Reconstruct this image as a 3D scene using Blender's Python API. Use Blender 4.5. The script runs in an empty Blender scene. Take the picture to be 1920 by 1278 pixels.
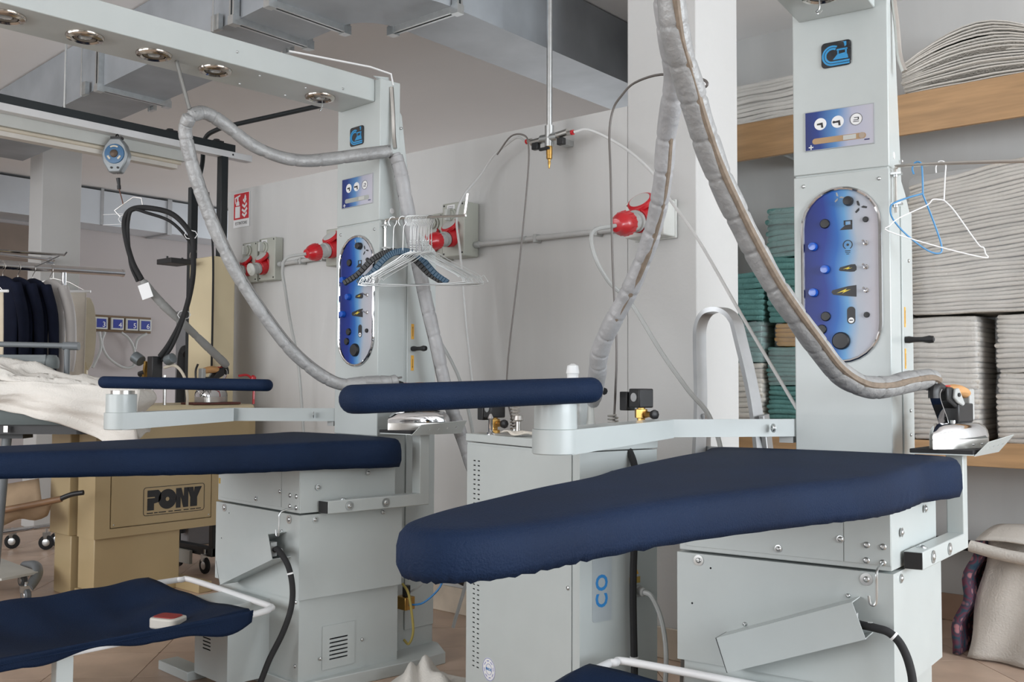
import bpy, math, random
from mathutils import Vector, Matrix
S = bpy.context.scene
COL = S.collection
PI = math.pi
R = math.radians
random.seed(7)

# ------------------------------------------------------------------ camera, world, lights, exposure
cam_data = bpy.data.cameras.new('camera')
cam_data.sensor_width = 36.0
cam_data.lens = 36.0 * 1820.46 / 1920.0
cam_data.clip_end = 100
cam = bpy.data.objects.new('camera', cam_data)
COL.objects.link(cam)
RX = Vector((0.76327683, 0.64605741, 0.00427908))
DN = Vector((-0.02484923, 0.03597486, -0.99904371))
FW = Vector((-0.64559352, 0.76244058, 0.04351281))
m = Matrix.Identity(4)
for i in range(3):
    m[i][0] = RX[i]; m[i][1] = -DN[i]; m[i][2] = -FW[i]
m[2][3] = 1.11
cam.matrix_world = m
S.camera = cam

world = bpy.data.worlds.new('world')
S.world = world
world.use_nodes = True
bg = world.node_tree.nodes['Background']
bg.inputs[0].default_value = (0.78, 0.88, 1.0, 1)
bg.inputs[1].default_value = 0.5

def area(name, loc, target, sx, sy, power, color):
    l = bpy.data.lights.new(name, 'AREA')
    l.shape = 'RECTANGLE'; l.size = sx; l.size_y = sy; l.energy = power; l.color = color
    o = bpy.data.objects.new(name, l); COL.objects.link(o)
    o.location = loc
    d = Vector(target) - Vector(loc)
    o.rotation_euler = d.to_track_quat('-Z', 'Y').to_euler()
    return o
# daylight: one area light filling the opening of each window of the room (all outside the picture)
for k, y in enumerate((1.35, 3.85)):
    area('window_east_%d_offscreen' % (k + 1), (4.19, y, 1.775), (0, y, 1.775), 2.3, 1.85, 150, (0.88, 0.94, 1.0))
for k, x in enumerate((-5.9, -2.5)):
    area('window_south_%d_offscreen' % (k + 1), (x, -2.89, 1.775), (x, 0, 1.775), 3.0, 1.85, 90, (0.95, 0.97, 1.0))
area('window_far_room_offscreen', (-7.2, 8.89, 1.9), (-7.2, 0, 1.9), 3.6, 1.9, 90, (0.92, 0.96, 1.0))

vs = S.view_settings
vs.view_transform = 'Standard'
vs.look = 'None'
vs.gamma = 1.0
vs.use_curve_mapping = False
vs.exposure = 0.30

# ------------------------------------------------------------------ materials
MATS = {}
def mat(name, col, rough=0.5, metal=0.0, var=0.06, vscale=8.0, bump=0.0, bscale=60.0, coat=0.0, trans=0.0, alpha=1.0, stretch=None, emit=None, spec=None):
    if name in MATS: return MATS[name]
    mt = bpy.data.materials.new(name); mt.use_nodes = True
    nt = mt.node_tree; b = nt.nodes['Principled BSDF']
    b.inputs['Roughness'].default_value = rough
    b.inputs['Metallic'].default_value = metal
    b.inputs['Coat Weight'].default_value = coat
    b.inputs['Transmission Weight'].default_value = trans
    b.inputs['Alpha'].default_value = alpha
    if spec is None and rough >= 0.9: spec = 0.15
    if spec is not None: b.inputs['Specular IOR Level'].default_value = spec
    tc = nt.nodes.new('ShaderNodeTexCoord')
    src = tc.outputs['Object']
    if stretch:
        mp = nt.nodes.new('ShaderNodeMapping'); mp.inputs['Scale'].default_value = stretch
        nt.links.new(src, mp.inputs['Vector']); src = mp.outputs['Vector']
    nz = nt.nodes.new('ShaderNodeTexNoise'); nz.inputs['Scale'].default_value = vscale; nz.inputs['Detail'].default_value = 4
    nt.links.new(src, nz.inputs['Vector'])
    rp = nt.nodes.new('ShaderNodeValToRGB')
    rp.color_ramp.elements[0].position = 0.3; rp.color_ramp.elements[1].position = 0.7
    rp.color_ramp.elements[0].color = tuple(max(0, c * (1 - var)) for c in col) + (1,)
    rp.color_ramp.elements[1].color = tuple(min(1, c * (1 + var)) for c in col) + (1,)
    nt.links.new(nz.outputs['Fac'], rp.inputs['Fac'])
    nt.links.new(rp.outputs['Color'], b.inputs['Base Color'])
    if bump:
        n2 = nt.nodes.new('ShaderNodeTexNoise'); n2.inputs['Scale'].default_value = bscale; n2.inputs['Detail'].default_value = 3
        nt.links.new(src, n2.inputs['Vector'])
        bp = nt.nodes.new('ShaderNodeBump'); bp.inputs['Strength'].default_value = bump; bp.inputs['Distance'].default_value = 0.01
        nt.links.new(n2.outputs['Fac'], bp.inputs['Height']); nt.links.new(bp.outputs['Normal'], b.inputs['Normal'])
    if emit:
        b.inputs['Emission Color'].default_value = tuple(emit[:3]) + (1,)
        b.inputs['Emission Strength'].default_value = emit[3]
    MATS[name] = mt
    return mt

def gradient_mat(name, stops, axis, lo, hi, rough=0.35, tilt=0.0):
    """printed colour gradient along one local axis with a few soft diagonal streaks"""
    mt = bpy.data.materials.new(name); mt.use_nodes = True
    nt = mt.node_tree; b = nt.nodes['Principled BSDF']; b.inputs['Roughness'].default_value = rough; b.inputs['Specular IOR Level'].default_value = 0.25
    tc = nt.nodes.new('ShaderNodeTexCoord'); sp = nt.nodes.new('ShaderNodeSeparateXYZ')
    nt.links.new(tc.outputs['Object'], sp.inputs[0])
    ad = nt.nodes.new('ShaderNodeMath'); ad.operation = 'MULTIPLY_ADD'
    nt.links.new(sp.outputs['Z'], ad.inputs[0]); ad.inputs[1].default_value = tilt
    nt.links.new(sp.outputs[axis], ad.inputs[2])
    wv = nt.nodes.new('ShaderNodeTexWave'); wv.inputs['Scale'].default_value = 3.0; wv.inputs['Distortion'].default_value = 2.0; wv.bands_direction = 'DIAGONAL'
    nt.links.new(tc.outputs['Object'], wv.inputs['Vector'])
    a2 = nt.nodes.new('ShaderNodeMath'); a2.operation = 'MULTIPLY_ADD'
    nt.links.new(wv.outputs['Fac'], a2.inputs[0]); a2.inputs[1].default_value = (hi - lo) * 0.06
    nt.links.new(ad.outputs[0], a2.inputs[2])
    mr = nt.nodes.new('ShaderNodeMapRange'); mr.inputs[1].default_value = lo; mr.inputs[2].default_value = hi
    nt.links.new(a2.outputs[0], mr.inputs[0])
    rp = nt.nodes.new('ShaderNodeValToRGB')
    e = rp.color_ramp.elements
    e[0].position, e[0].color = stops[0][0], stops[0][1] + (1,)
    e[1].position, e[1].color = stops[-1][0], stops[-1][1] + (1,)
    for p, c in stops[1:-1]:
        n = e.new(p); n.color = c + (1,)
    nt.links.new(mr.outputs[0], rp.inputs[0]); nt.links.new(rp.outputs[0], b.inputs['Base Color'])
    MATS[name] = mt
    return mt

W = mat('white_paint', (0.485, 0.52, 0.51), 0.35, var=0.02, coat=0.15)
WALL = mat('wall_plaster', (0.575, 0.572, 0.56), 0.85, var=0.05, vscale=3.0, stretch=(1.5, 1.5, 0.22), bump=0.08, bscale=35)
WALLW = mat('pillar_plaster', (0.575, 0.572, 0.56), 0.85, var=0.02, vscale=1.5, bump=0.1, bscale=40)
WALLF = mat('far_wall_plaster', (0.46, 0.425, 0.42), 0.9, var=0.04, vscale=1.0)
CEIL = mat('ceiling_plaster', (0.80, 0.785, 0.775), 0.9, var=0.025, vscale=1.0, bump=0.06, bscale=25)
NAVY = mat('navy_cloth', (0.0050, 0.0150, 0.043), 0.7, spec=0.18, var=0.12, vscale=5, bump=0.25, bscale=260)
CHROME = mat('chrome', (0.64, 0.64, 0.65), 0.06, 1.0, var=0.02)
STEEL = mat('brushed_steel', (0.60, 0.58, 0.55), 0.3, 1.0, var=0.06, vscale=20)
ZINC = mat('zinc_plated', (0.62, 0.64, 0.64), 0.32, 1.0, var=0.08, vscale=30)
ALU = mat('aluminium', (0.45, 0.46, 0.47), 0.38, 0.7, var=0.06, vscale=12)
GALV = mat('galvanised_sheet', (0.36, 0.385, 0.41), 0.5, 0.4, var=0.14, vscale=3.5)
BLACK = mat('black_plastic', (0.012, 0.012, 0.013), 0.45, var=0.1)
BLACKP = mat('black_paint', (0.010, 0.014, 0.016), 0.4, var=0.1)
RUBBER = mat('black_rubber', (0.014, 0.014, 0.015), 0.8, var=0.2)
HOSE = mat('silver_hose_fabric', (0.31, 0.312, 0.31), 0.5, 0.2, var=0.12, vscale=18, bump=0.5, bscale=45)
HOSEW = mat('white_hose_fabric', (0.37, 0.37, 0.375), 0.55, 0.15, var=0.10, vscale=14, bump=0.4, bscale=40)
SEAM = mat('hose_seam_braid', (0.20, 0.155, 0.115), 0.7, var=0.2, vscale=60)
RED = mat('red_plastic', (0.52, 0.012, 0.02), 0.3, var=0.08, coat=0.3)
GREYP = mat('grey_plastic', (0.42, 0.43, 0.42), 0.45, var=0.05)
GREYL = mat('light_grey_plastic', (0.52, 0.53, 0.50), 0.45, var=0.04)
BEIGE = mat('beige_enamel', (0.45, 0.345, 0.19), 0.4, var=0.05, vscale=3, coat=0.15)
CREAM = mat('cream_enamel', (0.68, 0.58, 0.38), 0.4, var=0.04, vscale=3)
WOOD = mat('shelf_wood', (0.42, 0.25, 0.12), 0.45, var=0.16, vscale=3.0, stretch=(1.2, 9, 14), coat=0.15)
WOODL = mat('handle_wood', (0.56, 0.30, 0.12), 0.5, var=0.18, vscale=20, stretch=(8, 1, 8))
BRASS = mat('brass', (0.55, 0.33, 0.10), 0.3, 1.0, var=0.12)
TEAL = mat('teal_cotton', (0.135, 0.295, 0.275), 0.95, var=0.12, vscale=14, bump=0.5, bscale=120)
SHEET = mat('white_cotton', (0.72, 0.69, 0.64), 0.95, var=0.05, vscale=6, bump=0.3, bscale=140)
CREAMC = mat('cream_cotton', (0.68, 0.63, 0.55), 0.95, var=0.06, vscale=6, bump=0.3, bscale=140)
BEIGEC = mat('beige_linen', (0.54, 0.505, 0.455), 0.95, var=0.09, vscale=9, bump=0.35, bscale=110)
OCHRE = mat('ochre_cotton', (0.52, 0.29, 0.07), 0.95, var=0.12, vscale=14, bump=0.4, bscale=120)
DARKC = mat('dark_wool', (0.010, 0.013, 0.028), 0.9, var=0.2, vscale=10)
PLASTIC = mat('clear_wrap', (0.95, 0.96, 0.97), 0.10, var=0.01, alpha=0.16)
GREENG = mat('grey_green_cover', (0.085, 0.105, 0.105), 0.6, var=0.12, vscale=9)
SLATE = mat('slate_grey_paint', (0.15, 0.165, 0.175), 0.45, var=0.06)
TILE = [mat('floor_tile_%d' % k, c, 0.42, var=0.14, vscale=5, bump=0.05, bscale=20) for k, c in enumerate([(0.50, 0.365, 0.275), (0.53, 0.39, 0.295), (0.475, 0.345, 0.265)])]
GROUT = mat('floor_grout', (0.40, 0.32, 0.26), 0.9, var=0.1, vscale=20)
SKIRT = mat('skirting_tile', (0.36, 0.235, 0.165), 0.4, var=0.15, vscale=4)
BLUEK = mat('blue_knob', (0.015, 0.10, 0.50), 0.22, var=0.06, coat=0.4)
YEL = mat('yellow_print', (0.80, 0.62, 0.05), 0.5)
AMBER = mat('amber_sticker', (0.80, 0.42, 0.05), 0.5)
PWHITE = mat('print_white', (0.80, 0.80, 0.80), 0.45, var=0.01)
PBLACK = mat('print_black', (0.015, 0.015, 0.017), 0.45)
PBLUE = mat('print_blue', (0.02, 0.20, 0.50), 0.4)
PGREY = mat('print_grey', (0.35, 0.37, 0.38), 0.45)
CYAN = mat('badge_blue', (0.03, 0.27, 0.55), 0.3)
GLASS = mat('clear_glass', (0.9, 0.93, 0.93), 0.04, var=0.01, trans=0.9)

# ------------------------------------------------------------------ geometry helpers
def smooth_pts(pts, n=6):
    P = [Vector(p) for p in pts]
    out = []
    for i in range(len(P) - 1):
        p0 = P[i - 1] if i else P[i] * 2 - P[i + 1]
        p1, p2 = P[i], P[i + 1]
        p3 = P[i + 2] if i + 2 < len(P) else P[i + 1] * 2 - P[i]
        for k in range(n):
            t = k / n
            out.append(0.5 * ((2 * p1) + (p2 - p0) * t + (2 * p0 - 5 * p1 + 4 * p2 - p3) * t * t + (3 * p1 - p0 - 3 * p2 + p3) * t ** 3))
    out.append(P[-1])
    return out

class MB:
    def __init__(s): s.v = []; s.f = []
    def add(s, vs, fs):
        o = len(s.v); s.v += [tuple(p) for p in vs]; s.f += [tuple(i + o for i in f) for f in fs]; return s
    def box(s, x0, x1, y0, y1, z0, z1):
        return s.hexa([(x0, y0, z0), (x1, y0, z0), (x1, y1, z0), (x0, y1, z0), (x0, y0, z1), (x1, y0, z1), (x1, y1, z1), (x0, y1, z1)])
    def hexa(s, p):
        return s.add(p, [(0, 3, 2, 1), (4, 5, 6, 7), (0, 1, 5, 4), (1, 2, 6, 5), (2, 3, 7, 6), (3, 0, 4, 7)])
    def bar(s, a, b, w, h, up=(0, 0, 1)):
        a, b = Vector(a), Vector(b); d = (b - a).normalized(); u = Vector(up)
        sd = d.cross(u).normalized() * (w / 2); u = sd.cross(d).normalized() * (h / 2)
        return s.hexa([a - sd - u, a + sd - u, b + sd - u, b - sd - u, a - sd + u, a + sd + u, b + sd + u, b - sd + u])
    def prism(s, poly, lo, hi, axis='z', skip=()):
        def P(p, h): return {'z': (p[0], p[1], h), 'x': (h, p[0], p[1]), 'y': (p[0], h, p[1])}[axis]
        n = len(poly)
        if sum(poly[i][0] * poly[(i + 1) % n][1] - poly[(i + 1) % n][0] * poly[i][1] for i in range(n)) < 0: poly = poly[::-1]
        flip = axis == 'y'
        vs = [P(p, lo) for p in poly] + [P(p, hi) for p in poly]
        fs = [tuple(range(n))[::-1], tuple(range(n, 2 * n))] + [(i, (i + 1) % n, n + (i + 1) % n, n + i) for i in range(n) if i not in skip]
        if flip: fs = [f[::-1] for f in fs]
        return s.add(vs, fs)
    def tube(s, pts, r, n=8, closed=False, flat=None, cap=True):
        P = [Vector(p) for p in pts]; k = len(P); vs = []; fs = []
        t0 = (P[1] - P[0]).normalized()
        ref = Vector((0, 0, 1)) if abs(t0.z) < 0.9 else Vector((1, 0, 0))
        nrm = (ref - t0 * ref.dot(t0)).normalized()
        for i in range(k):
            a = P[i - 1] if (i or closed) else P[i]
            b = P[(i + 1) % k] if (i < k - 1 or closed) else P[i]
            t = (b - a).normalized() if (b - a).length > 1e-9 else t0
            nrm = (nrm - t * nrm.dot(t))
            nrm = nrm.normalized() if nrm.length > 1e-6 else t.orthogonal().normalized()
            bn = t.cross(nrm)
            rr = r(i / (k - 1)) if callable(r) else r
            fx = flat or 1.0
            for j in range(n):
                a_ = 2 * PI * j / n
                vs.append(P[i] + nrm * (math.cos(a_) * rr) + bn * (math.sin(a_) * rr * fx))
        for i in range(k - (0 if closed else 1)):
            for j in range(n):
                i2 = (i + 1) % k
                fs.append((i * n + j, i * n + (j + 1) % n, i2 * n + (j + 1) % n, i2 * n + j))
        if cap and not closed:
            fs.append(tuple(range(n))[::-1]); fs.append(tuple((k - 1) * n + j for j in range(n)))
        return s.add(vs, fs)
    def cyl(s, a, b, r, n=16, r2=None):
        r2 = r if r2 is None else r2
        return s.tube([a, b], lambda t: r + (r2 - r) * t, n)
    def lathe(s, org, axis, prof, n=20):
        ax = Vector(axis).normalized(); u = ax.orthogonal().normalized(); w = ax.cross(u); o = Vector(org)
        vs = []; fs = []; k = len(prof)
        for (r, h) in prof:
            for j in range(n):
                a = 2 * PI * j / n
                vs.append(o + ax * h + (u * math.cos(a) + w * math.sin(a)) * max(r, 1e-5))
        for i in range(k - 1):
            for j in range(n):
                fs.append((i * n + j, i * n + (j + 1) % n, (i + 1) * n + (j + 1) % n, (i + 1) * n + j))
        fs.append(tuple(range(n))[::-1]); fs.append(tuple((k - 1) * n + j for j in range(n)))
        return s.add(vs, fs)
    def grid(s, fn, nu, nv):
        vs = [fn(i / nu, j / nv) for i in range(nu + 1) for j in range(nv + 1)]
        fs = [(i * (nv + 1) + j, (i + 1) * (nv + 1) + j, (i + 1) * (nv + 1) + j + 1, i * (nv + 1) + j + 1) for i in range(nu) for j in range(nv)]
        return s.add(vs, fs)
    def loft(s, rings):
        n = len(rings[0]); vs = [p for r in rings for p in r]; fs = []
        for i in range(len(rings) - 1):
            for j in range(n):
                fs.append((i * n + j, i * n + (j + 1) % n, (i + 1) * n + (j + 1) % n, (i + 1) * n + j))
        fs.append(tuple(range(n))[::-1]); fs.append(tuple((len(rings) - 1) * n + j for j in range(n)))
        return s.add(vs, fs)
    def punched(s, P, holes, n=16):
        """quad P00, P10, P11, P01 with real openings; holes are (u0, u1, v0, v1, round) in fractions of the quad"""
        P = [Vector(p) for p in P]
        def q(u, v): return P[0] * (1 - u) * (1 - v) + P[1] * u * (1 - v) + P[2] * u * v + P[3] * (1 - u) * v
        us = sorted({0.0, 1.0} | {h[0] for h in holes} | {h[1] for h in holes}); vs_ = sorted({0.0, 1.0} | {h[2] for h in holes} | {h[3] for h in holes})
        for a, b in zip(us[:-1], us[1:]):
            for c, d in zip(vs_[:-1], vs_[1:]):
                mu, mv = (a + b) / 2, (c + d) / 2
                h = next((h for h in holes if h[0] < mu < h[1] and h[2] < mv < h[3]), None)
                if h is None: s.add([q(a, c), q(b, c), q(b, d), q(a, d)], [(0, 1, 2, 3)])
                elif h[4]:
                    o, inn = [], []
                    for k in range(n):
                        t = 2 * PI * k / n; cs, sn = math.cos(t), math.sin(t); g = 1 / max(abs(cs), abs(sn))
                        o.append(q(mu + (b - a) / 2 * cs * g, mv + (d - c) / 2 * sn * g)); inn.append(q(mu + (b - a) / 2 * cs * .8, mv + (d - c) / 2 * sn * .8))
                    s.add(o + inn, [(k, (k + 1) % n, n + (k + 1) % n, n + k) for k in range(n)])
        return s
    def pocket(s, P, h, depth):
        """open box sunk behind the opening h of quad P"""
        P = [Vector(p) for p in P]; nn = (P[1] - P[0]).cross(P[3] - P[0]).normalized() * depth
        def q(u, v): return P[0] * (1 - u) * (1 - v) + P[1] * u * (1 - v) + P[2] * u * v + P[3] * (1 - u) * v
        r = [q(h[0], h[2]), q(h[1], h[2]), q(h[1], h[3]), q(h[0], h[3])]
        return s.add(r + [p - nn for p in r], [(4, 5, 6, 7)] + [(k, k + 4, (k + 1) % 4 + 4, (k + 1) % 4) for k in range(4)])
    def xf(s, M):
        s.v = [tuple(M @ Vector(p)) for p in s.v]; return s
    def mesh(s, name, material, smooth=True, ang=38):
        me = bpy.data.meshes.new(name); me.from_pydata(s.v, [], s.f); me.update()
        if material: me.materials.append(material)
        if smooth:
            me.polygons.foreach_set('use_smooth', [True] * len(me.polygons))
            me.set_sharp_from_angle(angle=R(ang))
        return me
    def build(s, name, material, parent=None, origin=None, bevel=0, smooth=True, solid=0, subd=0, ang=38):
        if origin is not None:
            ox, oy, oz = origin; s.v = [(x - ox, y - oy, z - oz) for x, y, z in s.v]
        o = bpy.data.objects.new(name, s.mesh(name, material, smooth, ang)); COL.objects.link(o)
        if origin is not None: o.location = origin
        if parent: o.parent = parent
        if solid:
            md = o.modifiers.new('thickness', 'SOLIDIFY'); md.thickness = solid; md.offset = 0
        if subd:
            md = o.modifiers.new('subdivide', 'SUBSURF'); md.levels = subd; md.render_levels = subd
        if bevel:
            md = o.modifiers.new('bevel', 'BEVEL'); md.width = bevel; md.segments = 2; md.limit_method = 'ANGLE'; md.angle_limit = R(40)
        return o

def tag(o, label, cat, group=None):
    o['label'] = label; o['category'] = cat
    if group: o['group'] = group
    return o
def thing(name, label, cat, loc=(0, 0, 0), rz=0.0, group=None):
    o = bpy.data.objects.new(name, None); o.empty_display_size = 0.1; COL.objects.link(o)
    o.location = loc; o.rotation_euler = (0, 0, rz)
    return tag(o, label, cat, group)
def struct(o):
    o['kind'] = 'structure'; return o
def children(o): return [c for c in bpy.data.objects if c.parent == o]
def copy_tree(o, parent=None, kids=None):
    c = o.copy(); COL.objects.link(c); c.parent = parent
    for ch in children(o): copy_tree(ch, c)
    return c
def rrect(w, h, r, n=5, cx=0, cy=0):
    out = []
    for sx, sy, a0 in ((1, 1, 0), (-1, 1, 90), (-1, -1, 180), (1, -1, 270)):
        for k in range(n + 1):
            a = R(a0 + 90 * k / n)
            out.append((cx + sx * (w / 2 - r) + r * math.cos(a), cy + sy * (h / 2 - r) + r * math.sin(a)))
    return out
def circ(r, n=20, cx=0, cy=0, a0=0, a1=360):
    full = abs(a1 - a0) >= 360
    return [(cx + r * math.cos(R(a0 + (a1 - a0) * k / (n if full else n - 1))), cy + r * math.sin(R(a0 + (a1 - a0) * k / (n if full else n - 1)))) for k in range(n)]
def arcband(r0, r1, a0, a1, n=14, cx=0, cy=0):
    return circ(r1, n, cx, cy, a0, a1) + circ(r0, n, cx, cy, a1, a0)
def text(name, body, size, material, parent, loc, rot, extrude=0.0006, align='CENTER', sx=1.0, bold=0.0):
    cu = bpy.data.curves.new(name, 'FONT'); cu.body = body; cu.size = size; cu.extrude = extrude
    cu.align_x = align; cu.align_y = 'CENTER'; cu.offset = bold; cu.resolution_u = 3
    t = bpy.data.objects.new(name, cu); COL.objects.link(t)
    dg = bpy.context.evaluated_depsgraph_get()
    me = bpy.data.meshes.new_from_object(t.evaluated_get(dg))
    bpy.data.objects.remove(t); bpy.data.curves.remove(cu)
    me.materials.clear(); me.materials.append(material)
    o = bpy.data.objects.new(name, me); COL.objects.link(o)
    o.parent = parent; o.location = loc; o.rotation_euler = rot; o.scale = (sx, 1, 1)
    return o
SCREW = {}
def screw(parent, loc, nrm, r=0.006, name='screw', washer=0.0):
    key = (round(r, 4), round(washer, 4))
    if key not in SCREW:
        b = MB()
        if washer: b.lathe((0, 0, 0), (0, 0, 1), [(washer, 0), (washer, 0.0016), (r, 0.002)], 14)
        b.lathe((0, 0, 0.0015 if washer else 0), (0, 0, 1), [(r, 0), (r, 0.0015), (r * 0.8, 0.0032), (r * 0.45, 0.004), (r * 0.4, 0.0025)], 12)
        SCREW[key] = b.mesh('screw', ZINC)
    o = bpy.data.objects.new(name, SCREW[key]); COL.objects.link(o); o.parent = parent; o.location = loc
    o.rotation_mode = 'QUATERNION'; o.rotation_quaternion = Vector(nrm).to_track_quat('Z', 'Y')
    return o
# ------------------------------------------------------------------ the room
floor = struct(MB().box(-9.9, 4.3, -3.0, 9.1, -0.12, -0.004).build('floor', GROUT, smooth=False))
TS, GAP = 0.3302, 0.0035
tm = [MB().prism(rrect(TS - GAP, TS - GAP, 0.004, 1), -0.006, 0.0).mesh('floor_tile', t, False) for t in TILE]
cand = []
for a in range(-30, 30):
    for b in range(-30, 30):
        sp = -1.558 + (a + 0.5) * 0.467; df = -5.86 + (b + 0.5) * 0.467
        x, y = (sp + df) / 2, (sp - df) / 2
        p = Vector((x, y, -1.11)); d = p.dot(FW)
        if d < 1.2: continue
        u = p.dot(RX) / d * 1820.46 + 960; v = p.dot(DN) / d * 1820.46 + 639
        if -150 < u < 2070 and v < 1400 and -9.6 < x < 4 and y < 4.85: cand.append((d, x, y))
cand.sort()
for d, x, y in cand[:290]:
    o = bpy.data.objects.new('floor_tile', tm[random.choice((0, 0, 1, 2))]); COL.objects.link(o)
    o.parent = floor; o.location = (x, y, 0); o.rotation_euler = (0, 0, R(45 + 90 * random.randrange(4)))
far_tiles = MB()
for d, x, y in cand[290:]:
    h = (TS - GAP) / 2 * math.sqrt(2)
    far_tiles.prism([(x - h, y), (x, y - h), (x + h, y), (x, y + h)], -0.0045, 0.0)
if cand[290:]:
    o = far_tiles.build('floor_tile_field', TILE[0], floor, smooth=False); o['kind'] = 'stuff'

struct(MB().box(-9.9, 4.3, -3.0, 9.1, 3.03, 3.15).build('ceiling', CEIL, smooth=False))
struct(MB().box(-5.25, -2.281, 3.45, 3.60, 0, 2.296).build('wall_partition', WALL, smooth=False))
struct(MB().box(-2.281, -1.947, 3.45, 3.806, 0, 3.03).build('wall_pillar', WALLW, bevel=0.006))
struct(MB().box(-2.62, 4.2, 4.90, 5.05, 0, 3.03).build('wall_shelf', WALL, smooth=False))
struct(MB().box(-2.62, -2.54, 4.2, 4.9, 0, 3.03).build('wall_return', WALL, smooth=False))
struct(MB().box(-2.47, -2.281, 3.806, 4.2, 0, 3.03).build('wall_nook', WALL, smooth=False))
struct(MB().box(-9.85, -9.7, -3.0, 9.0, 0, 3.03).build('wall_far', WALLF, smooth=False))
struct(MB().box(-7.72, -7.5, 3.295, 3.6, 0, 3.03).build('wall_column', WALLW, bevel=0.006))
struct(MB().box(-9.7, -9.66, 2.6, 4.3, 0.9, 2.62).build('trim_1', mat('brown_panel', (0.20, 0.155, 0.125), 0.7), smooth=False))
struct(MB().box(-9.7, -9.64, 4.35, 8.9, 0, 1.13).build('trim_2', mat('pale_wall_band', (0.60, 0.55, 0.55), 0.8), smooth=False))  # far wall drawn paler along its lower part
struct(MB().box(-5.25, -1.947, 3.438, 3.45, 0, 0.125).build('baseboard_partition', mat('pale_skirting', (0.60, 0.52, 0.42), 0.4, var=0.15), bevel=0.003))
struct(MB().box(-2.6, 4.2, 4.885, 4.90, 0, 0.125).build('baseboard_shelf', SKIRT, bevel=0.003))

def windowed_wall(name, n, axis, pos, lo, hi, wins, sill, head):
    """wall with window openings, a frame with mullions and clear panes in each"""
    t = 0.15
    def bx(mb, a0, a1, z0, z1, p0=pos, p1=None):
        p1 = pos + t if p1 is None else p1
        return mb.box(p0, p1, a0, a1, z0, z1) if axis == 'x' else mb.box(a0, a1, p0, p1, z0, z1)
    w = MB(); bx(w, lo, hi, 0, sill); bx(w, lo, hi, head, 3.03)
    e = [lo] + [x for p in wins for x in p] + [hi]
    for k in range(0, len(e), 2): bx(w, e[k], e[k + 1], sill, head)
    struct(w.build(name, WALL, smooth=False))
    for (a, b) in wins:
        n[0] += 1
        f = MB(); q = pos + 0.05; q1 = pos + 0.1
        for z0, z1 in ((sill, sill + .06), (head - .06, head)): bx(f, a, b, z0, z1, q, q1)
        cuts = [a, a + (b - a) / 3, a + 2 * (b - a) / 3, b]
        for c in cuts: bx(f, max(a, c - .03), min(b, c + .03), sill, head, q, q1)
        fo = struct(f.build('window_%d' % n[0], W, smooth=False))
        for k in range(3):
            g = MB(); bx(g, cuts[k] + .03, cuts[k + 1] - .03, sill + .06, head - .06, pos + .072, pos + .078)
            g.build('pane', GLASS, fo, smooth=False)
wn = [0]
windowed_wall('wall_east', wn, 'x', 4.2, -3.0, 5.05, [(0.2, 2.5), (2.7, 5.0)], 0.85, 2.7)
windowed_wall('wall_south', wn, 'y', -3.05, -9.7, 4.2, [(-7.4, -4.4), (-4.0, -1.0)], 0.85, 2.7)
windowed_wall('wall_north', wn, 'y', 8.9, -9.7, -2.6, [(-9.0, -5.4)], 0.95, 2.85)

# ------------------------------------------------------------------ air ducts
def flange_frame(parent, c, axis_u, w, z0, z1, name='flange'):
    """rectangular angle-iron frame round a duct section, three visible bars"""
    c = Vector((c[0], c[1], 0)); u = Vector((axis_u[0], axis_u[1], 0)).normalized(); t = Vector((-u.y, u.x, 0))
    f = MB(); h = w / 2 + 0.018
    for s in (-0.012, 0.012):
        a = c + t * s
        f.bar(a - u * h + Vector((0, 0, z0 - .012)), a + u * h + Vector((0, 0, z0 - .012)), 0.012, 0.03)
        for sg in (-1, 1):
            f.bar(a + u * sg * h + Vector((0, 0, z0 - .027)), a + u * sg * h + Vector((0, 0, z1)), 0.03, 0.012, up=(t.x, t.y, 0))
    for sg in (-1, 1):
        k = c + u * sg * h + Vector((0, 0, z0 - .014)); f.box(k.x - .02, k.x + .02, k.y - .02, k.y + .02, k.z - .02, k.z + .02)
    return f.build(name, ZINC, parent)
ZB, ZT = 2.70, 3.022
duct = thing('air_duct', 'galvanised air duct bending over the beams toward the partition wall', 'duct', (-3.34, 2.6, ZB))
O = duct.location
def dpart(mb, name, m=GALV): return mb.build(name, m, duct, smooth=True)
def rel(p): return (p[0] - O.x, p[1] - O.y)
# left leg, swung a few degrees off the room axis
far0, far1 = (-9.3, 2.90), (-9.3, 3.30)
dpart(MB().prism([rel((-3.34, 2.402)), rel((-3.34, 2.765)), rel((-5.03, 2.875)), rel((-5.03, 2.515))], 0, ZT - ZB), 'duct_section')
dpart(MB().prism([rel((-5.05, 2.515)), rel((-5.05, 2.875)), rel((-7.2, 3.02)), rel((-7.2, 2.68))], 0, ZT - ZB), 'duct_section')
inner = circ(0.165, 10, -3.34, 2.93, -90, 0); outer = circ(0.528, 12, -3.34, 2.93, 0, -90)
dpart(MB().prism([rel(p) for p in inner + outer], 0, ZT - ZB), 'duct_elbow')
dpart(MB().prism([rel(p) for p in ((-3.168, 2.935), (-2.812, 2.935), (-2.835, 7.5), (-3.165, 7.5))], 0, ZT - ZB), 'duct_section')
flange_frame(duct, rel((-3.345, 2.583)), (0, 1), .365, 0, ZT - ZB)
flange_frame(duct, rel((-3.63, 2.60)), (0, 1), .365, 0, ZT - ZB)
flange_frame(duct, rel((-5.035, 2.697)), (0, 1), .36, 0, ZT - ZB)
flange_frame(duct, rel((-2.99, 2.93)), (1, 0), .36, 0, ZT - ZB)
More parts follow.
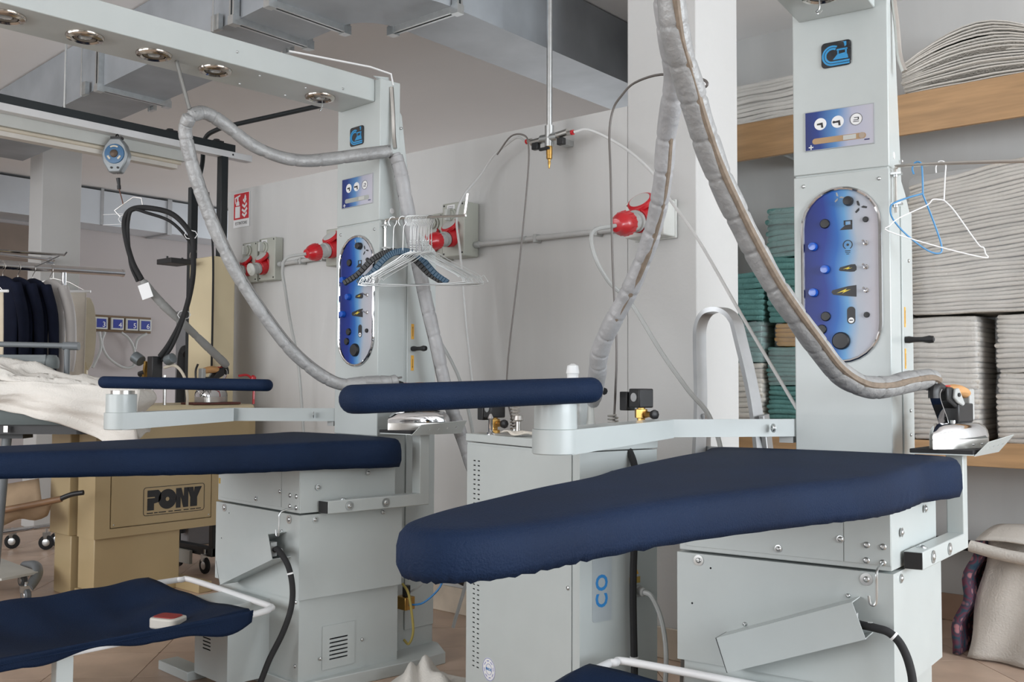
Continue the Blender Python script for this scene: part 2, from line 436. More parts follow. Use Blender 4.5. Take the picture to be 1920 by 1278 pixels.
for x, y in ((-3.78, 2.41), (-5.2, 2.5), (-3.78, 2.80), (-5.2, 2.9)):
    b = MB(); p = rel((x, y)); b.box(p[0] - .03, p[0] + .03, p[1] - .012, p[1] + .012, -0.02, 0.05).cyl((p[0], p[1] - .02, -.03), (p[0], p[1] - .02, ZT - ZB), .004, 6)
    b.build('hanger_bracket', ZINC, duct)

d2 = thing('air_duct', 'narrow grey air duct stub hanging beside the far lamp', 'duct', (-7.6, 2.7, 2.62))
MB().box(-1.2, 0.25, -0.55, 0.02, 0, .409).build('duct_section', GALV, d2)
MB().box(0.23, 0.27, -0.57, 0.04, -.02, .39).build('flange', ZINC, d2)
d3 = thing('air_duct', 'pale sheet metal duct running along the far wall', 'duct', (-9.7, 5.5, 2.66))
for k in range(4):
    MB().box(0.01, 0.42, -3.6 + k * 1.75, -1.87 + k * 1.75, 0, .34).build('duct_section', mat('pale_duct', (0.62, 0.66, 0.70), 0.35, 0.3, var=0.06, vscale=2), d3)
    MB().box(0.0, 0.435, -1.885 + k * 1.75, -1.835 + k * 1.75, -.015, .355).build('flange', ALU, d3)
    MB().box(0.40, 0.425, -2.6 + k * 1.75, -2.57 + k * 1.75, 0, .365).build('strap', ALU, d3)

fl = thing('fluorescent_lamp', 'lit fluorescent tube lamp hanging below the duct', 'lamp', (-7.35, 2.25, 2.52))
MB().box(-.06, .06, -.7, .12, 0, .05).build('housing', W, fl, bevel=0.006)
MB().cyl((0, -.66, -.018), (0, .08, -.018), .014, 10).build('tube', mat('lit_tube', (1, 1, 1), 0.4, emit=(0.95, 0.97, 1.0, 6.0)), fl)
MB().cyl((0, -.4, .05), (0, -.4, .51), .004, 6).build('suspension_rod', ZINC, fl)
# ------------------------------------------------------------------ the two ironing tables
ST = [(-1.268, 2.857, R(6.864)), (-3.162, 2.6035, R(-3.704))]
def L(i, p):
    x, y, a = ST[i]; c, s = math.cos(a), math.sin(a)
    return Vector((x + c * p[0] - s * p[1], y + s * p[0] + c * p[1], p[2]))
PANEL = gradient_mat('panel_print', [(0.0, (0.010, 0.018, 0.13)), (0.30, (0.013, 0.035, 0.24)), (0.46, (0.02, 0.12, 0.42)), (0.60, (0.13, 0.33, 0.58)), (0.74, (0.42, 0.46, 0.52)), (1.0, (0.50, 0.48, 0.52))], 'X', 0.03, 0.25)
LABELP = gradient_mat('label_print', [(0.0, (0.025, 0.03, 0.12)), (0.25, (0.025, 0.05, 0.22)), (0.50, (0.10, 0.25, 0.50)), (0.68, (0.44, 0.45, 0.55)), (1.0, (0.50, 0.49, 0.55))], 'X', 0.03, 0.245)

def offset_ring(pts, d, z):
    n = len(pts); out = []
    for i in range(n):
        a, b = Vector(pts[i - 1]), Vector(pts[(i + 1) % n]); t = (b - a).normalized()
        out.append((pts[i][0] - t.y * d, pts[i][1] + t.x * d, z(i) if callable(z) else z))
    return out
def closed_smooth(pts, n=4):
    k = len(pts); P = [Vector(p) for p in pts]; out = []
    for i in range(k):
        p0, p1, p2, p3 = P[i - 1], P[i], P[(i + 1) % k], P[(i + 2) % k]
        for j in range(n):
            t = j / n
            out.append(tuple(0.5 * ((2 * p1) + (p2 - p0) * t + (2 * p0 - 5 * p1 + 4 * p2 - p3) * t * t + (3 * p1 - p0 - 3 * p2 + p3) * t ** 3)))
    return out
def padded(outline, zb, zt, sag=None, gather=0.0, edge=0.03, k=1.0):
    """padded board: stacked rings of the outline, rounded shoulders, gathered lower hem"""
    ar = sum(outline[i - 1][0] * outline[i][1] - outline[i][0] * outline[i - 1][1] for i in range(len(outline)))
    if ar < 0: outline = outline[::-1]
    h = zt - zb; f = sag or (lambda x, y: 0.0)
    hem = lambda i: zb + gather * (1.0 if outline[i][1] < -1.35 else .3) * math.sin(i * 2.3) * math.sin(i * .37 + 1)
    zc = lambda z: z
    prof = [(0.06 * k, zb + .012 * k), (0.022 * k, zb + .004 * k), (0.008 * k, None), (0.0, zb + .22 * h), (0.0, zb + .55 * h), (0.004, zb + .78 * h), (0.013, zb + .92 * h), (edge, zb + .975 * h), (edge * 1.5, zb + .99 * h), (edge * 1.9, zt)]
    rings = []
    for d, z in prof:
        r = offset_ring(outline, d, hem if z is None else z)
        if gather > .003 and (z is None or z < zb + .3 * h):
            r = [(x + .0022 * math.sin(q * 2.9) * math.sin(q * .21 + 2) ** 2, y + .0022 * math.cos(q * 2.6) * math.sin(q * .21 + 2) ** 2, z_) for q, (x, y, z_) in enumerate(r)]
        rings.append([(x, y, zz + f(x, y) * max(0.0, 1 - (zz - zb) / h)) for x, y, zz in r])
    return MB().loft(rings)

def station(i, label, zt, sleeve, cable, hose_hook):
    X, Y, A = ST[i]
    t = thing('ironing_table', label, 'ironing table', (X, Y, 0), A, 'professional ironing tables with tall lamp columns')
    # --- column with slanted shoulders at the back
    MB().prism([(0.004, 0.04), (0.004, 2.33), (0.05, 2.33), (0.057, 2.262), (0.113, 2.20), (0.182, 1.745), (0.235, 1.715), (0.30, 1.665), (0.30, 0.04)], 0.0, 0.278, 'x').build('column', W, t, bevel=0.004)
    c = MB().box(-0.003, 0.281, -0.002, 0.10, 1.757, 2.328).build('upper_cover', W, t, bevel=0.003)
    lc = MB().box(-0.003, 0.281, -0.002, 0.135, 0.90, 1.7515).build('lower_cover', W, t, bevel=0.003)
    MB().box(0.278, 0.284, 0.145, 0.298, 0.12, 1.66).build('side_panel', W, t, bevel=0.002)
    for p in ((.028, -.002, 1.722), (.252, -.002, 1.722)): screw(lc, p, (0, -1, 0), .006)
    for p in ((.285, .103, 2.143), (.285, .155, 1.80), (.285, .235, 1.50), (.285, .235, 1.03), (.285, .235, 0.955)): screw(t, p, (1, 0, 0), .006)
    MB().cyl((.281, .062, 1.80), (.2825, .062, 1.80), .011, 16).build('cover_cap', PWHITE, t)
    # --- badge: black plate with a looped iron mark
    bd = MB().prism(rrect(.090, .078, .012, 4, .132, 2.118), -.007, -.002, 'y').build('badge', mat('badge_black', (0.008, 0.010, 0.014), 0.15, coat=0.5), t, bevel=.0015)
    cx, cz = .121, 2.114
    for r0, r1 in ((.026, .0315), (.018, .024)):
        b = MB(); b.prism(arcband(r0, r1, 62, 270, 16, cx, cz), -.0078, -.0068, 'y')
        b.box(cx, .172, -.0078, -.0068, cz - r1, cz - r0)
        b.build('badge_arc', CYAN, bd, smooth=False)
    b = MB().prism([(.122, 2.1), (.168, 2.1), (.166, 2.112), (.158, 2.118), (.136, 2.116)], -.0078, -.0068, 'y')
    b.prism([(.134, 2.127), (.166, 2.127), (.166, 2.132), (.134, 2.132)], -.0078, -.0068, 'y').box(.159, .164, -.0078, -.0068, 2.114, 2.13).box(.136, .140, -.0078, -.0068, 2.117, 2.13)
    b.prism([(.158, 2.136), (.163, 2.140), (.163, 2.152), (.153, 2.152), (.156, 2.148)], -.0078, -.0068, 'y')
    b.build('badge_iron', CYAN, bd, smooth=False)
    # --- upper label with steam gun symbols and a slot
    lb = MB().box(.034, .241, -.0045, -.002, 1.829, 1.951).build('label', LABELP, t, smooth=False)
    MB().prism([(.034, 1.829), (.241, 1.829), (.241, 1.951), (.034, 1.951), (.034, 1.829 + 1e-4), (.0362, 1.8312), (.0362, 1.9488), (.2388, 1.9488), (.2388, 1.8312), (.0362, 1.8312 - 1e-4)], -.005, -.0044, 'y').build('label_border', PGREY, lb, smooth=False)
    for k, (x, z) in enumerate(((.082, 1.909), (.134, 1.909), (.189, 1.909))):
        ci = MB().prism(circ(.0185, 24, x, z), -.0052, -.0044, 'y').build('symbol_disc', PWHITE, lb, smooth=False)
        b = MB()
        if k < 2:
            b.prism([(x - .010, z + .002), (x + .007, z + .004), (x + .009, z - .012), (x + .003, z - .012), (x + .002, z - .003), (x - .010, z - .003)], -.0058, -.0051, 'y')
            if k: b.prism(circ(.004, 10, x - .011, z), -.0058, -.0051, 'y')
        else:
            b.prism(arcband(.0172, .0185, 0, 359, 24, x, z), -.0058, -.0051, 'y')
            b.box(x - .009, x + .008, -.0058, -.0051, z - .008, z - .006).box(x - .008, x + .006, -.0058, -.0051, z - .003, z - .001).box(x - .006, x + .008, -.0058, -.0051, z + .004, z + .006).box(x + .005, x + .008, -.0058, -.0051, z - .002, z + .005)
        b.build('symbol', PBLACK, lb, smooth=False)
    sl = MB().prism(rrect(.16, .018, .0088, 4, .137, 1.857), -.0052, -.0044, 'y').build('slot', mat('slot_tan', (0.42, 0.27, 0.14), 0.5) if i == 0 else mat('slot_grey', (0.36, 0.38, 0.36), 0.4), lb, smooth=False)  # slot coloured tan on the first table, grey on the second
    MB().box(.150, .188, -.0062, -.005, 1.850, 1.864).build('slider', GREYL, lb, smooth=False)
    if i == 0: MB().prism(circ(.009, 14, .205, 1.858), -.0066, -.005, 'y').build('slider_knob', mat('tan', (.40, .32, .25), .5), lb)
    MB().box(.046, .060, -.0055, -.0044, 1.8385, 1.8415).box(.0515, .0545, -.0055, -.0044, 1.833, 1.847).build('plus_sign', PWHITE, lb, smooth=False)
    MB().box(.212, .227, -.0055, -.0044, 1.842, 1.8455).build('minus_sign', mat('print_navy', (.03, .03, .12), .5), lb, smooth=False)
    # --- oval control panel
    def stad(w, h, cx=.139, cz=1.442, n=14):
        r = w / 2
        return [(cx + r * math.cos(R(k * 180 / n)), cz + h / 2 - r + r * math.sin(R(k * 180 / n))) for k in range(n + 1)] + [(cx - r * math.cos(R(k * 180 / n)), cz - h / 2 + r - r * math.sin(R(k * 180 / n))) for k in range(n + 1)]
    cp = MB().prism(stad(.224, .520), -.004, -.0015, 'y').build('control_panel', PANEL, t, smooth=False)
    MB().tube([(x, -.005, z) for x, z in stad(.229, .525)], .0058, 8, closed=True).build('bezel', CHROME, cp)
    def knob(x, z, r, m, h=.014, name='knob'):
        MB().lathe((x, -.004, z), (0, -1, 0), [(r, 0), (r, h * .6), (r * .86, h), (r * .35, h * 1.05)], 20).build(name, m, cp)
    for x, z in ((.057, 1.532), (.093, 1.460), (.057, 1.391)): knob(x, z, .0135, BLUEK, .016, 'indicator_lamp')
    for x, z in ((.164, 1.662), (.093, 1.600), (.093, 1.317), (.081, 1.278)): knob(x, z, .0145, BLACK, .02 if z > 1.65 else .007)
    for z in (1.603, 1.318): knob(.213, z, .0085, BLACK, .006, 'plug_button')
    knob(.138, 1.242, .0265, BLACK, .012, 'dial')
    for z in (1.532, 1.461, 1.391):
        b = MB().lathe((.213, -.004, z), (0, -1, 0), [(.0075, 0), (.0075, .003), (.004, .004), (.004, .009)], 12).cyl((.213, -.012, z), (.2085, -.026, z + .006), .0028, 8, .0034)
        b.build('toggle_switch', CHROME, cp)
    def icon(mb, m=PBLACK, name='symbol'): return mb.build(name, m, cp, smooth=False)
    Y0, Y1 = -.0048, -.0039
    for (fx, fz, m, sc) in ((.197, 1.642, PBLACK, 1.0), (.134, 1.677, PGREY, .8)):
        b = MB()
        for a in (-10, 110, 230):
            b.prism([(fx + sc * r * math.cos(R(a + d)), fz + sc * r * math.sin(R(a + d))) for r, d in ((.003, 0), (.010, 28), (.021, 8), (.020, -6), (.008, -14))], Y0, Y1, 'y')
        icon(b, m)
    x, z = .159, 1.592
    icon(MB().prism([(x - .022, z - .015), (x + .015, z - .015), (x + .015, z), (x - .006, z - .001)], Y0, Y1, 'y').box(x - .010, x + .015, Y0, Y1, z + .010, z + .013).box(x + .010, x + .015, Y0, Y1, z, z + .013).box(x - .010, x - .005, Y0, Y1, z - .001, z + .013))
    x, z = .160, 1.531
    icon(MB().prism(arcband(.012, .0145, -60, 240, 18, x, z), Y0, Y1, 'y').box(x - .008, x + .008, Y0, Y1, z - .019, z - .017).box(x - .007, x + .007, Y0, Y1, z - .024, z - .022).box(x - .004, x + .004, Y0, Y1, z - .029, z - .027).prism(circ(.004, 8, x, z), Y0, Y1, 'y'))
    x, z = .159, 1.460
    icon(MB().prism([(x - .026, z - .004), (x - .022, z + .004), (x + .010, z + .011), (x + .022, z + .011), (x + .026, z + .004), (x + .026, z - .006), (x + .02, z - .011), (x + .008, z - .011), (x - .022, z - .007)], Y0, Y1, 'y'))
    icon(MB().prism([(x - .014, z - .002), (x + .006, z + .004), (x + .003, z), (x + .014, z + .001), (x - .004, z - .004), (x, z - .001)], Y0 - .0005, Y0, 'y'), YEL)
    x, z = .146, 1.392
    icon(MB().prism([(x - .036, z - .002), (x - .032, z + .004), (x + .014, z + .014), (x + .038, z + .016), (x + .038, z - .019), (x + .012, z - .016), (x - .030, z - .010)], Y0, Y1, 'y'))
    icon(MB().prism([(x - .020, z - .006), (x + .010, z + .007), (x + .005, z + .001), (x + .022, z + .004), (x - .004, z - .007), (x + .002, z - .001)], Y0 - .0005, Y0, 'y'), YEL)
    x, z = .168, 1.318
    icon(MB().prism(rrect(.024, .052, .011, 4, x, z), Y0, Y1, 'y'))
    icon(MB().prism(circ(.0085, 14, x, z - .015), Y0 - .0005, Y0, 'y'), PWHITE)
    icon(MB().box(x - .005, x + .005, Y0 - .001, Y0 - .0005, z - .0165, z - .0135))
    # --- lamp beam over the board
    bm = MB().prism([(.018, 2.238), (.246, 2.238), (.246, 2.33), (.018, 2.33)], -1.72, -.003, 'y').build('lamp_beam', W, t, bevel=0.003)
    MB().prism([(-.03, 2.333), (.052, 2.345), (.052, 2.30), (.06, 2.33)], .262, .266, 'x').build('top_bracket', W, t)
    MB().tube([(.27, -.42, 2.333), (.275, -.05, 2.362), (.282, .05, 2.355), (.284, .06, 2.31)], .004, 6).build('bracket_wire', PWHITE, t)
    for y in (-1.60, -1.357, -1.113, -.878, -.647, -.193):
        lm = MB().lathe((.142, y, 2.239), (0, 0, -1), [(.060, 0), (.060, .005), (.056, .011), (.044, .014), (.038, .009), (.038, .002)], 28).build('spotlight', mat('nickel', (.50, .46, .41), .14, 1.0, var=.05), t)
        MB().lathe((.142, y, 2.2365), (0, 0, -1), [(.0375, 0), (.035, .006), (.024, .004), (.021, -.001)], 20).build('reflector', mat('dark_nickel', (.22, .20, .18), .25, 1.0), lm)
        MB().lathe((.142, y, 2.2335), (0, 0, -1), [(.021, 0), (.016, .005), (.002, .007)], 16).build('bulb', GLASS, lm)
    for p, nn in (((.246, -.62, 2.285), (1, 0, 0)), ((.246, -.16, 2.255), (1, 0, 0)), ((.20, -.42, 2.332), (0, 0, 1))): screw(bm, p, nn, .005)
    for y in (-.50, -.30):
        for x in (.06, .2): screw(bm, (x, y, 2.238), (0, 0, -1), .004)
    MB().tube(smooth_pts([(.13, -.175, 2.238), (.13, -.175, 2.205), (.122, -.178, 2.195), (.13, -.182, 2.186), (.138, -.178, 2.196)], 4), .0022, 6).build('small_hook', ZINC, t)
    a, b = hose_hook
    MB().tube([a, b], .010, 8, flat=.55).build('hose_spring', mat('dull_steel', (.20, .20, .19), .5, .6), t)
    # column-top spring carrying the hose
    MB().tube(smooth_pts([(.285, .05, 2.30), (.296, .05, 2.20), (.303, .05, 2.10), (.318, .045, 2.045)], 5), .0085, 8).build('column_spring', STEEL, t)
    # --- hanger rod on its pin hinge
    rod = MB().tube(smooth_pts([(.293, .020, 1.62), (.293, .020, 1.735), (.297, .020, 1.752), (.312, .020, 1.757), (.50, .020, 1.744), (.735, .020, 1.722), (.752, .020, 1.726), (.757, .020, 1.742), (.768, .020, 1.80)], 5), .005, 8).build('hanger_rod', STEEL, t)
    for z in (1.735, 1.645):
        MB().box(.278, .312, .008, .032, z - .003, z + .003).lathe((.293, .020, z - .010), (0, 0, 1), [(.008, 0), (.008, .008)], 10).build('hinge_plate', ZINC, rod)
    # --- height lever with arrow stickers
    MB().lathe((.284, .173, 1.249), (1, 0, 0), [(.010, 0), (.011, .012), (.008, .03), (.008, .05), (.012, .07), (.010, .082), (.003, .085)], 14).build('lever', BLACK, t)
    for z0 in (1.288, 1.16):
        st = MB().box(.2841, .2855, .166, .180, z0, z0 + .062).build('arrow_sticker', AMBER, t, smooth=False)
        s = 1 if z0 > 1.25 else -1; zc = z0 + .031
        MB().prism([(.171, zc + s * .014), (.175, zc + s * .014), (.173, zc + s * .022)], .2855, .2859, 'x').box(.2855, .2859, .1723, .1737, zc - .02, zc + .016).build('arrow', PBLACK, st, smooth=False)
    # --- base: two covers, lower cabinet, plinth
    MB().prism([(-.212, -.408), (.362, -.408), (.396, .0), (-.19, .0)], .642, zt - .07).build('upper_base_cover', W, t, bevel=.003)
    fq = [(-.217, -.412, .337), (.366, -.412, .337), (.366, -.412, .636), (-.217, -.412, .636)]
    dh = []
    for hx, hz in ((-.117, .600), (-.172, .497)):
        dh.append(((hx - .0035 + .217) / .583, (hx + .0035 + .217) / .583, (hz - .0035 - .337) / .299, (hz + .0035 - .337) / .299, True))
    lo = MB().prism([(-.217, -.412), (.366, -.412), (.402, .028), (-.195, .028)], .337, .636, skip=(0,)).punched(fq, dh).build('lower_base_cover', W, t)
    for h_ in dh: MB().pocket(fq, h_, .03).build('drilled_hole', GALV, lo, smooth=False)
    rq = [(.355, -.402, .042), (.372, .035, .042), (.372, .035, .337), (.355, -.402, .337)]
    acc = (.245, .50, .12, .60, False)
    fq2 = [(-.20, -.402, .042), (.355, -.402, .042), (.355, -.402, .337), (-.20, -.402, .337)]
    dh2 = ((.30 - .0035) / .555, (.30 + .0035) / .555, (.258 - .0035) / .295, (.258 + .0035) / .295, True)
    cab = MB().prism([(-.20, -.402), (.355, -.402), (.372, .035), (-.18, .035)], .042, .337, skip=(0, 1)).punched(rq, [acc]).punched(fq2, [dh2]).build('lower_cabinet', W, t)
    MB().pocket(rq, acc, .12).build('vent_cavity', GALV, cab, smooth=False)
    MB().pocket(fq2, dh2, .03).build('drilled_hole', GALV, cab, smooth=False)
    MB().prism([(-.21, -.415), (.375, -.415), (.43, .05), (.43, .235), (.30, .31), (-.02, .31), (-.2, .05)], 0, .045).build('plinth', W, t, bevel=.003)
    aq = [(.3612, -.305, .07), (.3670, -.165, .07), (.3670, -.165, .226), (.3612, -.305, .226)]
    MB().punched(aq, [(.22, .78, .20 + k * .093, .20 + k * .093 + .034, False) for k in range(6)]).build('access_panel', W, cab, smooth=False, solid=.0015)
    for p, nn in (((.3665, -.315, .115), (1, 0, 0)), ((.3685, -.13, .15), (1, 0, 0)), ((.335, -.402, .325), (0, -1, 0)), ((.335, -.402, .10), (0, -1, 0))): screw(cab, p, nn, .007)
    fp = MB().box(-.19, .243, -.4105, -.408, .655, zt - .072).build('front_panel', W, t, bevel=.001)
    MB().box(.2455, .360, -.4105, -.408, .655, zt - .072).build('corner_panel', W, t, bevel=.001)
    for p in ((.302, -.4108, .703), (.342, -.4108, .702), (.301, -.4108, .664), (.341, -.4108, .662)): screw(t, p, (0, -1, 0), .0085)
    screw(lo, (.301, -.4125, .617), (0, -1, 0), .008, washer=.016)
    screw(lo, (-.152, -.4125, .618), (0, -1, 0), .008, washer=.015)
    for p in ((.074, -.411, .672), (.237, -.411, .712)): screw(fp, p, (0, -1, 0), .007, washer=.010)
    for p, wa in (((.372, -.338, .732), .012), ((.372, -.350, .617), .012), ((.391, -.127, .772), .011), ((.397, -.06, .62), .01)): screw(t, p, (1, -.08, 0), .007, washer=wa)
    if i == 1: MB().box(-.205, -.178, -.4095, -.408, .708, .730).build('warning_plate', mat('yellow_plate', (.45, .30, .06), .5), t, smooth=False)
    # --- sloping cable chute (open at its upper end)
    q = [(-.071, .432), (.284, .572), (.316, .485), (-.040, .345)]
    e = .0022
    ch = MB().prism(q, -.4905, -.488, 'y')
    ch.prism([q[0], q[1], (q[1][0] + .001, q[1][1] - e), (q[0][0] + .001, q[0][1] - e)], -.489, -.412, 'y')
    ch.prism([q[3], q[2], (q[2][0] - .001, q[2][1] + e), (q[3][0] - .001, q[3][1] + e)], -.489, -.412, 'y')
    co = ch.build('cable_chute', W, t, smooth=False)
    MB().prism([(q[0][0] - .002, q[0][1]), (q[3][0] - .002, q[3][1]), (q[3][0] + .001, q[3][1]), (q[0][0] + .001, q[0][1])], -.4905, -.412, 'y').build('rubber_edge', BLACK, co, smooth=False)
    MB().box(.262, .290, -.480, -.455, .490, .540).cyl((.29, -.462, .513), (.325, -.462, .513), .010, 10).build('cable_gland', GREYP, co)
    for x, z in ((-.02, .46), (.255, .57)): screw(t, (x, -.4125, z), (0, -1, 0), .006)
    MB().tube(smooth_pts([(.341, -.408, .662), (.341, -.455, .658), (.341, -.478, .648), (.341, -.480, .62), (.340, -.480, .580), (.334, -.480, .568), (.325, -.480, .572), (.322, -.480, .59)], 5), .0032, 8).build('wire_hook', ZINC, t)
    cb = MB().tube(smooth_pts(cable, 6), .0105, 10).build('power_cable', RUBBER, t)
    mid = Vector(smooth_pts(cable, 6)[14]); nx = Vector(smooth_pts(cable, 6)[15])
    MB().cyl(mid, mid + (nx - mid).normalized() * .006, .0125, 10).build('cable_tie', PWHITE, cb)
    # --- iron rest: square tube bracket, post, tray
    ir = MB().hexa([(.375, -.335, .639), (.421, -.330, .639), (.462, .115, .639), (.416, .110, .639), (.375, -.335, .685), (.421, -.330, .685), (.462, .115, .685), (.416, .110, .685)])
    ir.hexa([(.412, .068, .66), (.458, .070, .66), (.462, .115, .66), (.416, .113, .66), (.412, .068, .915), (.458, .070, .915), (.462, .115, .915), (.416, .113, .915)])
    iro = ir.build('iron_rest_bracket', W, t, bevel=.003)
    MB().hexa([(.377, -.339, .641), (.419, -.334, .641), (.420, -.328, .641), (.378, -.333, .641), (.377, -.339, .683), (.419, -.334, .683), (.420, -.328, .683), (.378, -.333, .683)]).build('end_cap', BLACK, iro)
    for y, x in ((-.242, .430), (-.085, .4445)): screw(iro, (x, y, .662), (1, -.09, 0), .009, washer=.017)
    screw(iro, (.403, -.25, .685), (0, 0, 1), .009, washer=.014)
    MB().prism([(.335, -.030), (.497, -.012), (.53, .205), (.37, .19)], .9135, .917).build('iron_tray', W, iro, smooth=False)
    MB().prism([(.333, -.033), (.497, -.014), (.53, .205), (.37, .19)], .917, .929).build('rubber_mat', RUBBER, iro, bevel=.002)
    gq = [(.499, -.010, .912), (.533, .215, .914), (.575, .205, .966), (.533, .01, .952)]
    MB().punched(gq, [(u - .024, u + .024, .40, .60, True) for u in (.26, .45, .64, .83)]).build('tray_flange', W, iro, smooth=False, solid=.002)
    # --- padded ironing board
    out = [(.43, .0), (.432, -.35), (.432, -.62), (.402, -.82), (.335, -1.03), (.245, -1.36), (.205, -1.62), (.19, -1.76), (.165, -1.875), (.12, -1.94), (.062, -1.95), (.004, -1.90), (-.036, -1.78), (-.065, -1.6), (-.095, -1.38), (-.115, -1.14), (-.16, -.92), (-.208, -.5), (-.222, -.25), (-.222, .0)]
    sm = [p for p in closed_smooth(out, 9)]
    padded(sm, zt - .108, zt, lambda x, y: .036 * min(1.0, max(0.0, -y / 1.7)), .0035, .024).build('board', NAVY, t, ang=179)
    MB().prism([(-.16, -.05), (.38, -.05), (.37, -.6), (.26, -.9), (-.06, -.9), (-.14, -.5)], zt - .098, zt - .06).build('board_tray', GREYP, t)
    # --- sleeve arm, pivot and sleeve board
    am = MB().hexa([(-.02, -.015, .950), (.02, .035, .950), (-.285, -.275, .950), (-.328, -.318, .950), (-.02, -.015, 1.004), (.02, .035, 1.004), (-.285, -.275, 1.004), (-.328, -.318, 1.004)])
    cx, cy = sleeve['pivot']
    d = Vector((cx + .306, cy + .297, 0)).normalized(); n = Vector((-d.y, d.x, 0)) * .062
    e0 = Vector((-.306, -.297, 0)); e1 = Vector((cx, cy, 0))
    am.hexa([e0 - n * .55 + Vector((0, 0, .95)), e0 + n * .55 + Vector((0, 0, .95)), e1 + n + Vector((0, 0, .922)), e1 - n + Vector((0, 0, .922)), e0 - n * .55 + Vector((0, 0, 1.004)), e0 + n * .55 + Vector((0, 0, 1.004)), e1 + n + Vector((0, 0, .988)), e1 - n + Vector((0, 0, .988))])
    am.lathe((cx, cy, .922), (0, 0, 1), [(.060, 0), (.063, .003), (.063, .066)], 28)
    ao = am.build('sleeve_arm', W, t, bevel=.003)
    MB().lathe((cx, cy, .988), (0, 0, 1), [(.058, 0), (.058, .073)], 28).build('pivot_housing', W, ao, bevel=.002)
    MB().lathe((cx + .01, cy, 1.061), (0, 0, 1), [(.045, 0), (.045, .014)], 24).build('pivot_neck', STEEL, ao)
    screw(ao, (-.05, -.07, .977), (-.62, -.75, 0), .011, washer=.014)
    MB().box(-.055, -.012, .0, .06, .93, .95).build('arm_clamp', GREYP, ao)
    p, q2 = Vector(sleeve['p']), Vector(sleeve['q']); ax = (q2 - p); ln = ax.length; ax.normalize()
    w0, w1 = sleeve['w']
    ol = []
    for k in range(9): a = R(90 + 180 * k / 8); ol.append((w0 + w0 * math.cos(a), w0 * math.sin(a)))
    for k in range(1, 12): f_ = k / 12; ol.append((w0 + (ln - w1 - w0) * f_, -w0 - (w1 - w0) * f_))
    for k in range(9): a = R(-90 + 180 * k / 8); ol.append((ln - w1 + w1 * math.cos(a), w1 * math.sin(a)))
    for k in range(1, 12): f_ = 1 - k / 12; ol.append((w0 + (ln - w1 - w0) * f_, w0 + (w1 - w0) * f_))
    h = sleeve['h']
    ol = closed_smooth(ol, 3)
    if sum(ol[k - 1][0] * ol[k][1] - ol[k][0] * ol[k - 1][1] for k in range(len(ol))) < 0: ol = ol[::-1]
    rr = h * .46
    mb = MB().loft([offset_ring(ol, rr * (1 - math.cos(R(a))), h / 2 * math.sin(R(a))) for a in (-86, -70, -50, -30, -10, 10, 30, 50, 70, 86)])
    sd = Vector((0, 0, 1)).cross(ax).normalized(); up = ax.cross(sd)
    M = Matrix(((ax.x, sd.x, up.x, p.x), (ax.y, sd.y, up.y, p.y), (ax.z, sd.z, up.z, p.z), (0, 0, 0, 1)))
    mb.xf(M).build('sleeve_board', NAVY, t, ang=60)
    # --- catch cloth on a white tube frame under the board
    fr = smooth_pts([(-.40, -1.75, .31), (-.40, -1.0, .31), (-.40, -.53, .31), (-.385, -.47, .312), (-.32, -.445, .314), (.24, -.475, .316), (.32, -.50, .316), (.345, -.56, .315), (.352, -.70, .312), (.37, -1.2, .31), (.38, -1.75, .31)], 6)
    fo = MB().tube(fr, .0115, 10).build('cloth_frame', PWHITE, t)
    for x in (-.36, .34):
        MB().box(x - .02, x + .02, -1.24, -1.19, .0, .30).build('frame_leg', W, fo, bevel=.003)
    def cl(u, v):
        y = -.60 - 1.12 * u; xl, xr = -.424, .378 + .03 * u; x = xl + (xr - xl) * v; ed = min(1.0, min(v, 1 - v) / .035)
        s = math.sin(PI * v) * (.075 + .03 * math.sin(u * 5)) * min(1, .25 + u * 4)
        w = .012 * math.sin(v * 17 + u * 3) * math.exp(-((u - .12) / .12) ** 2) * math.sin(PI * v) + .007 * math.sin(u * 31 + v * 4) * math.exp(-((v - .2) / .2) ** 2)
        return (x, y, .320 + .019 * math.sin(ed * PI / 2) - s * ed + w)
    ck = MB().grid(cl, 44, 28).build('catch_cloth', NAVY, t, solid=.002, ang=80)
    def hang(u, v):
        y = -.60 - 1.12 * u; x = .352 + .03 * u + .027
        dp = .018 + .030 * max(0, math.sin(u * 9 + .3)) + .012 * math.sin(u * 23)
        return (x - .01 * v + .004 * math.sin(u * 30) * v, y, .337 - (dp + .015) * v)
    MB().grid(hang, 60, 5).build('cloth_hem', NAVY, ck, solid=.002, ang=80)
    # --- pedal box in front of the base
    pq = [(-.07, -.572, .03), (.165, -.572, .03), (.165, -.572, .312), (-.07, -.572, .312)]
    pb = MB().prism([(-.07, -.572), (.165, -.572), (.165, -.40), (-.07, -.40)], .03, .312, skip=(0,)).punched(pq, [(.255, .49, .355 + k * .0461, .355 + k * .0461 + .017, False) for k in range(8)]).build('pedal_box', W, t)
    MB().pocket([(x, y + .004, z) for x, y, z in pq], (.22, .53, .32, .72, False), .12).build('vent_cavity', GALV, pb, smooth=False)
    MB().box(-.30, -.07, -.60, -.52, .0, .035).build('foot', W, t, bevel=.003)
    return t

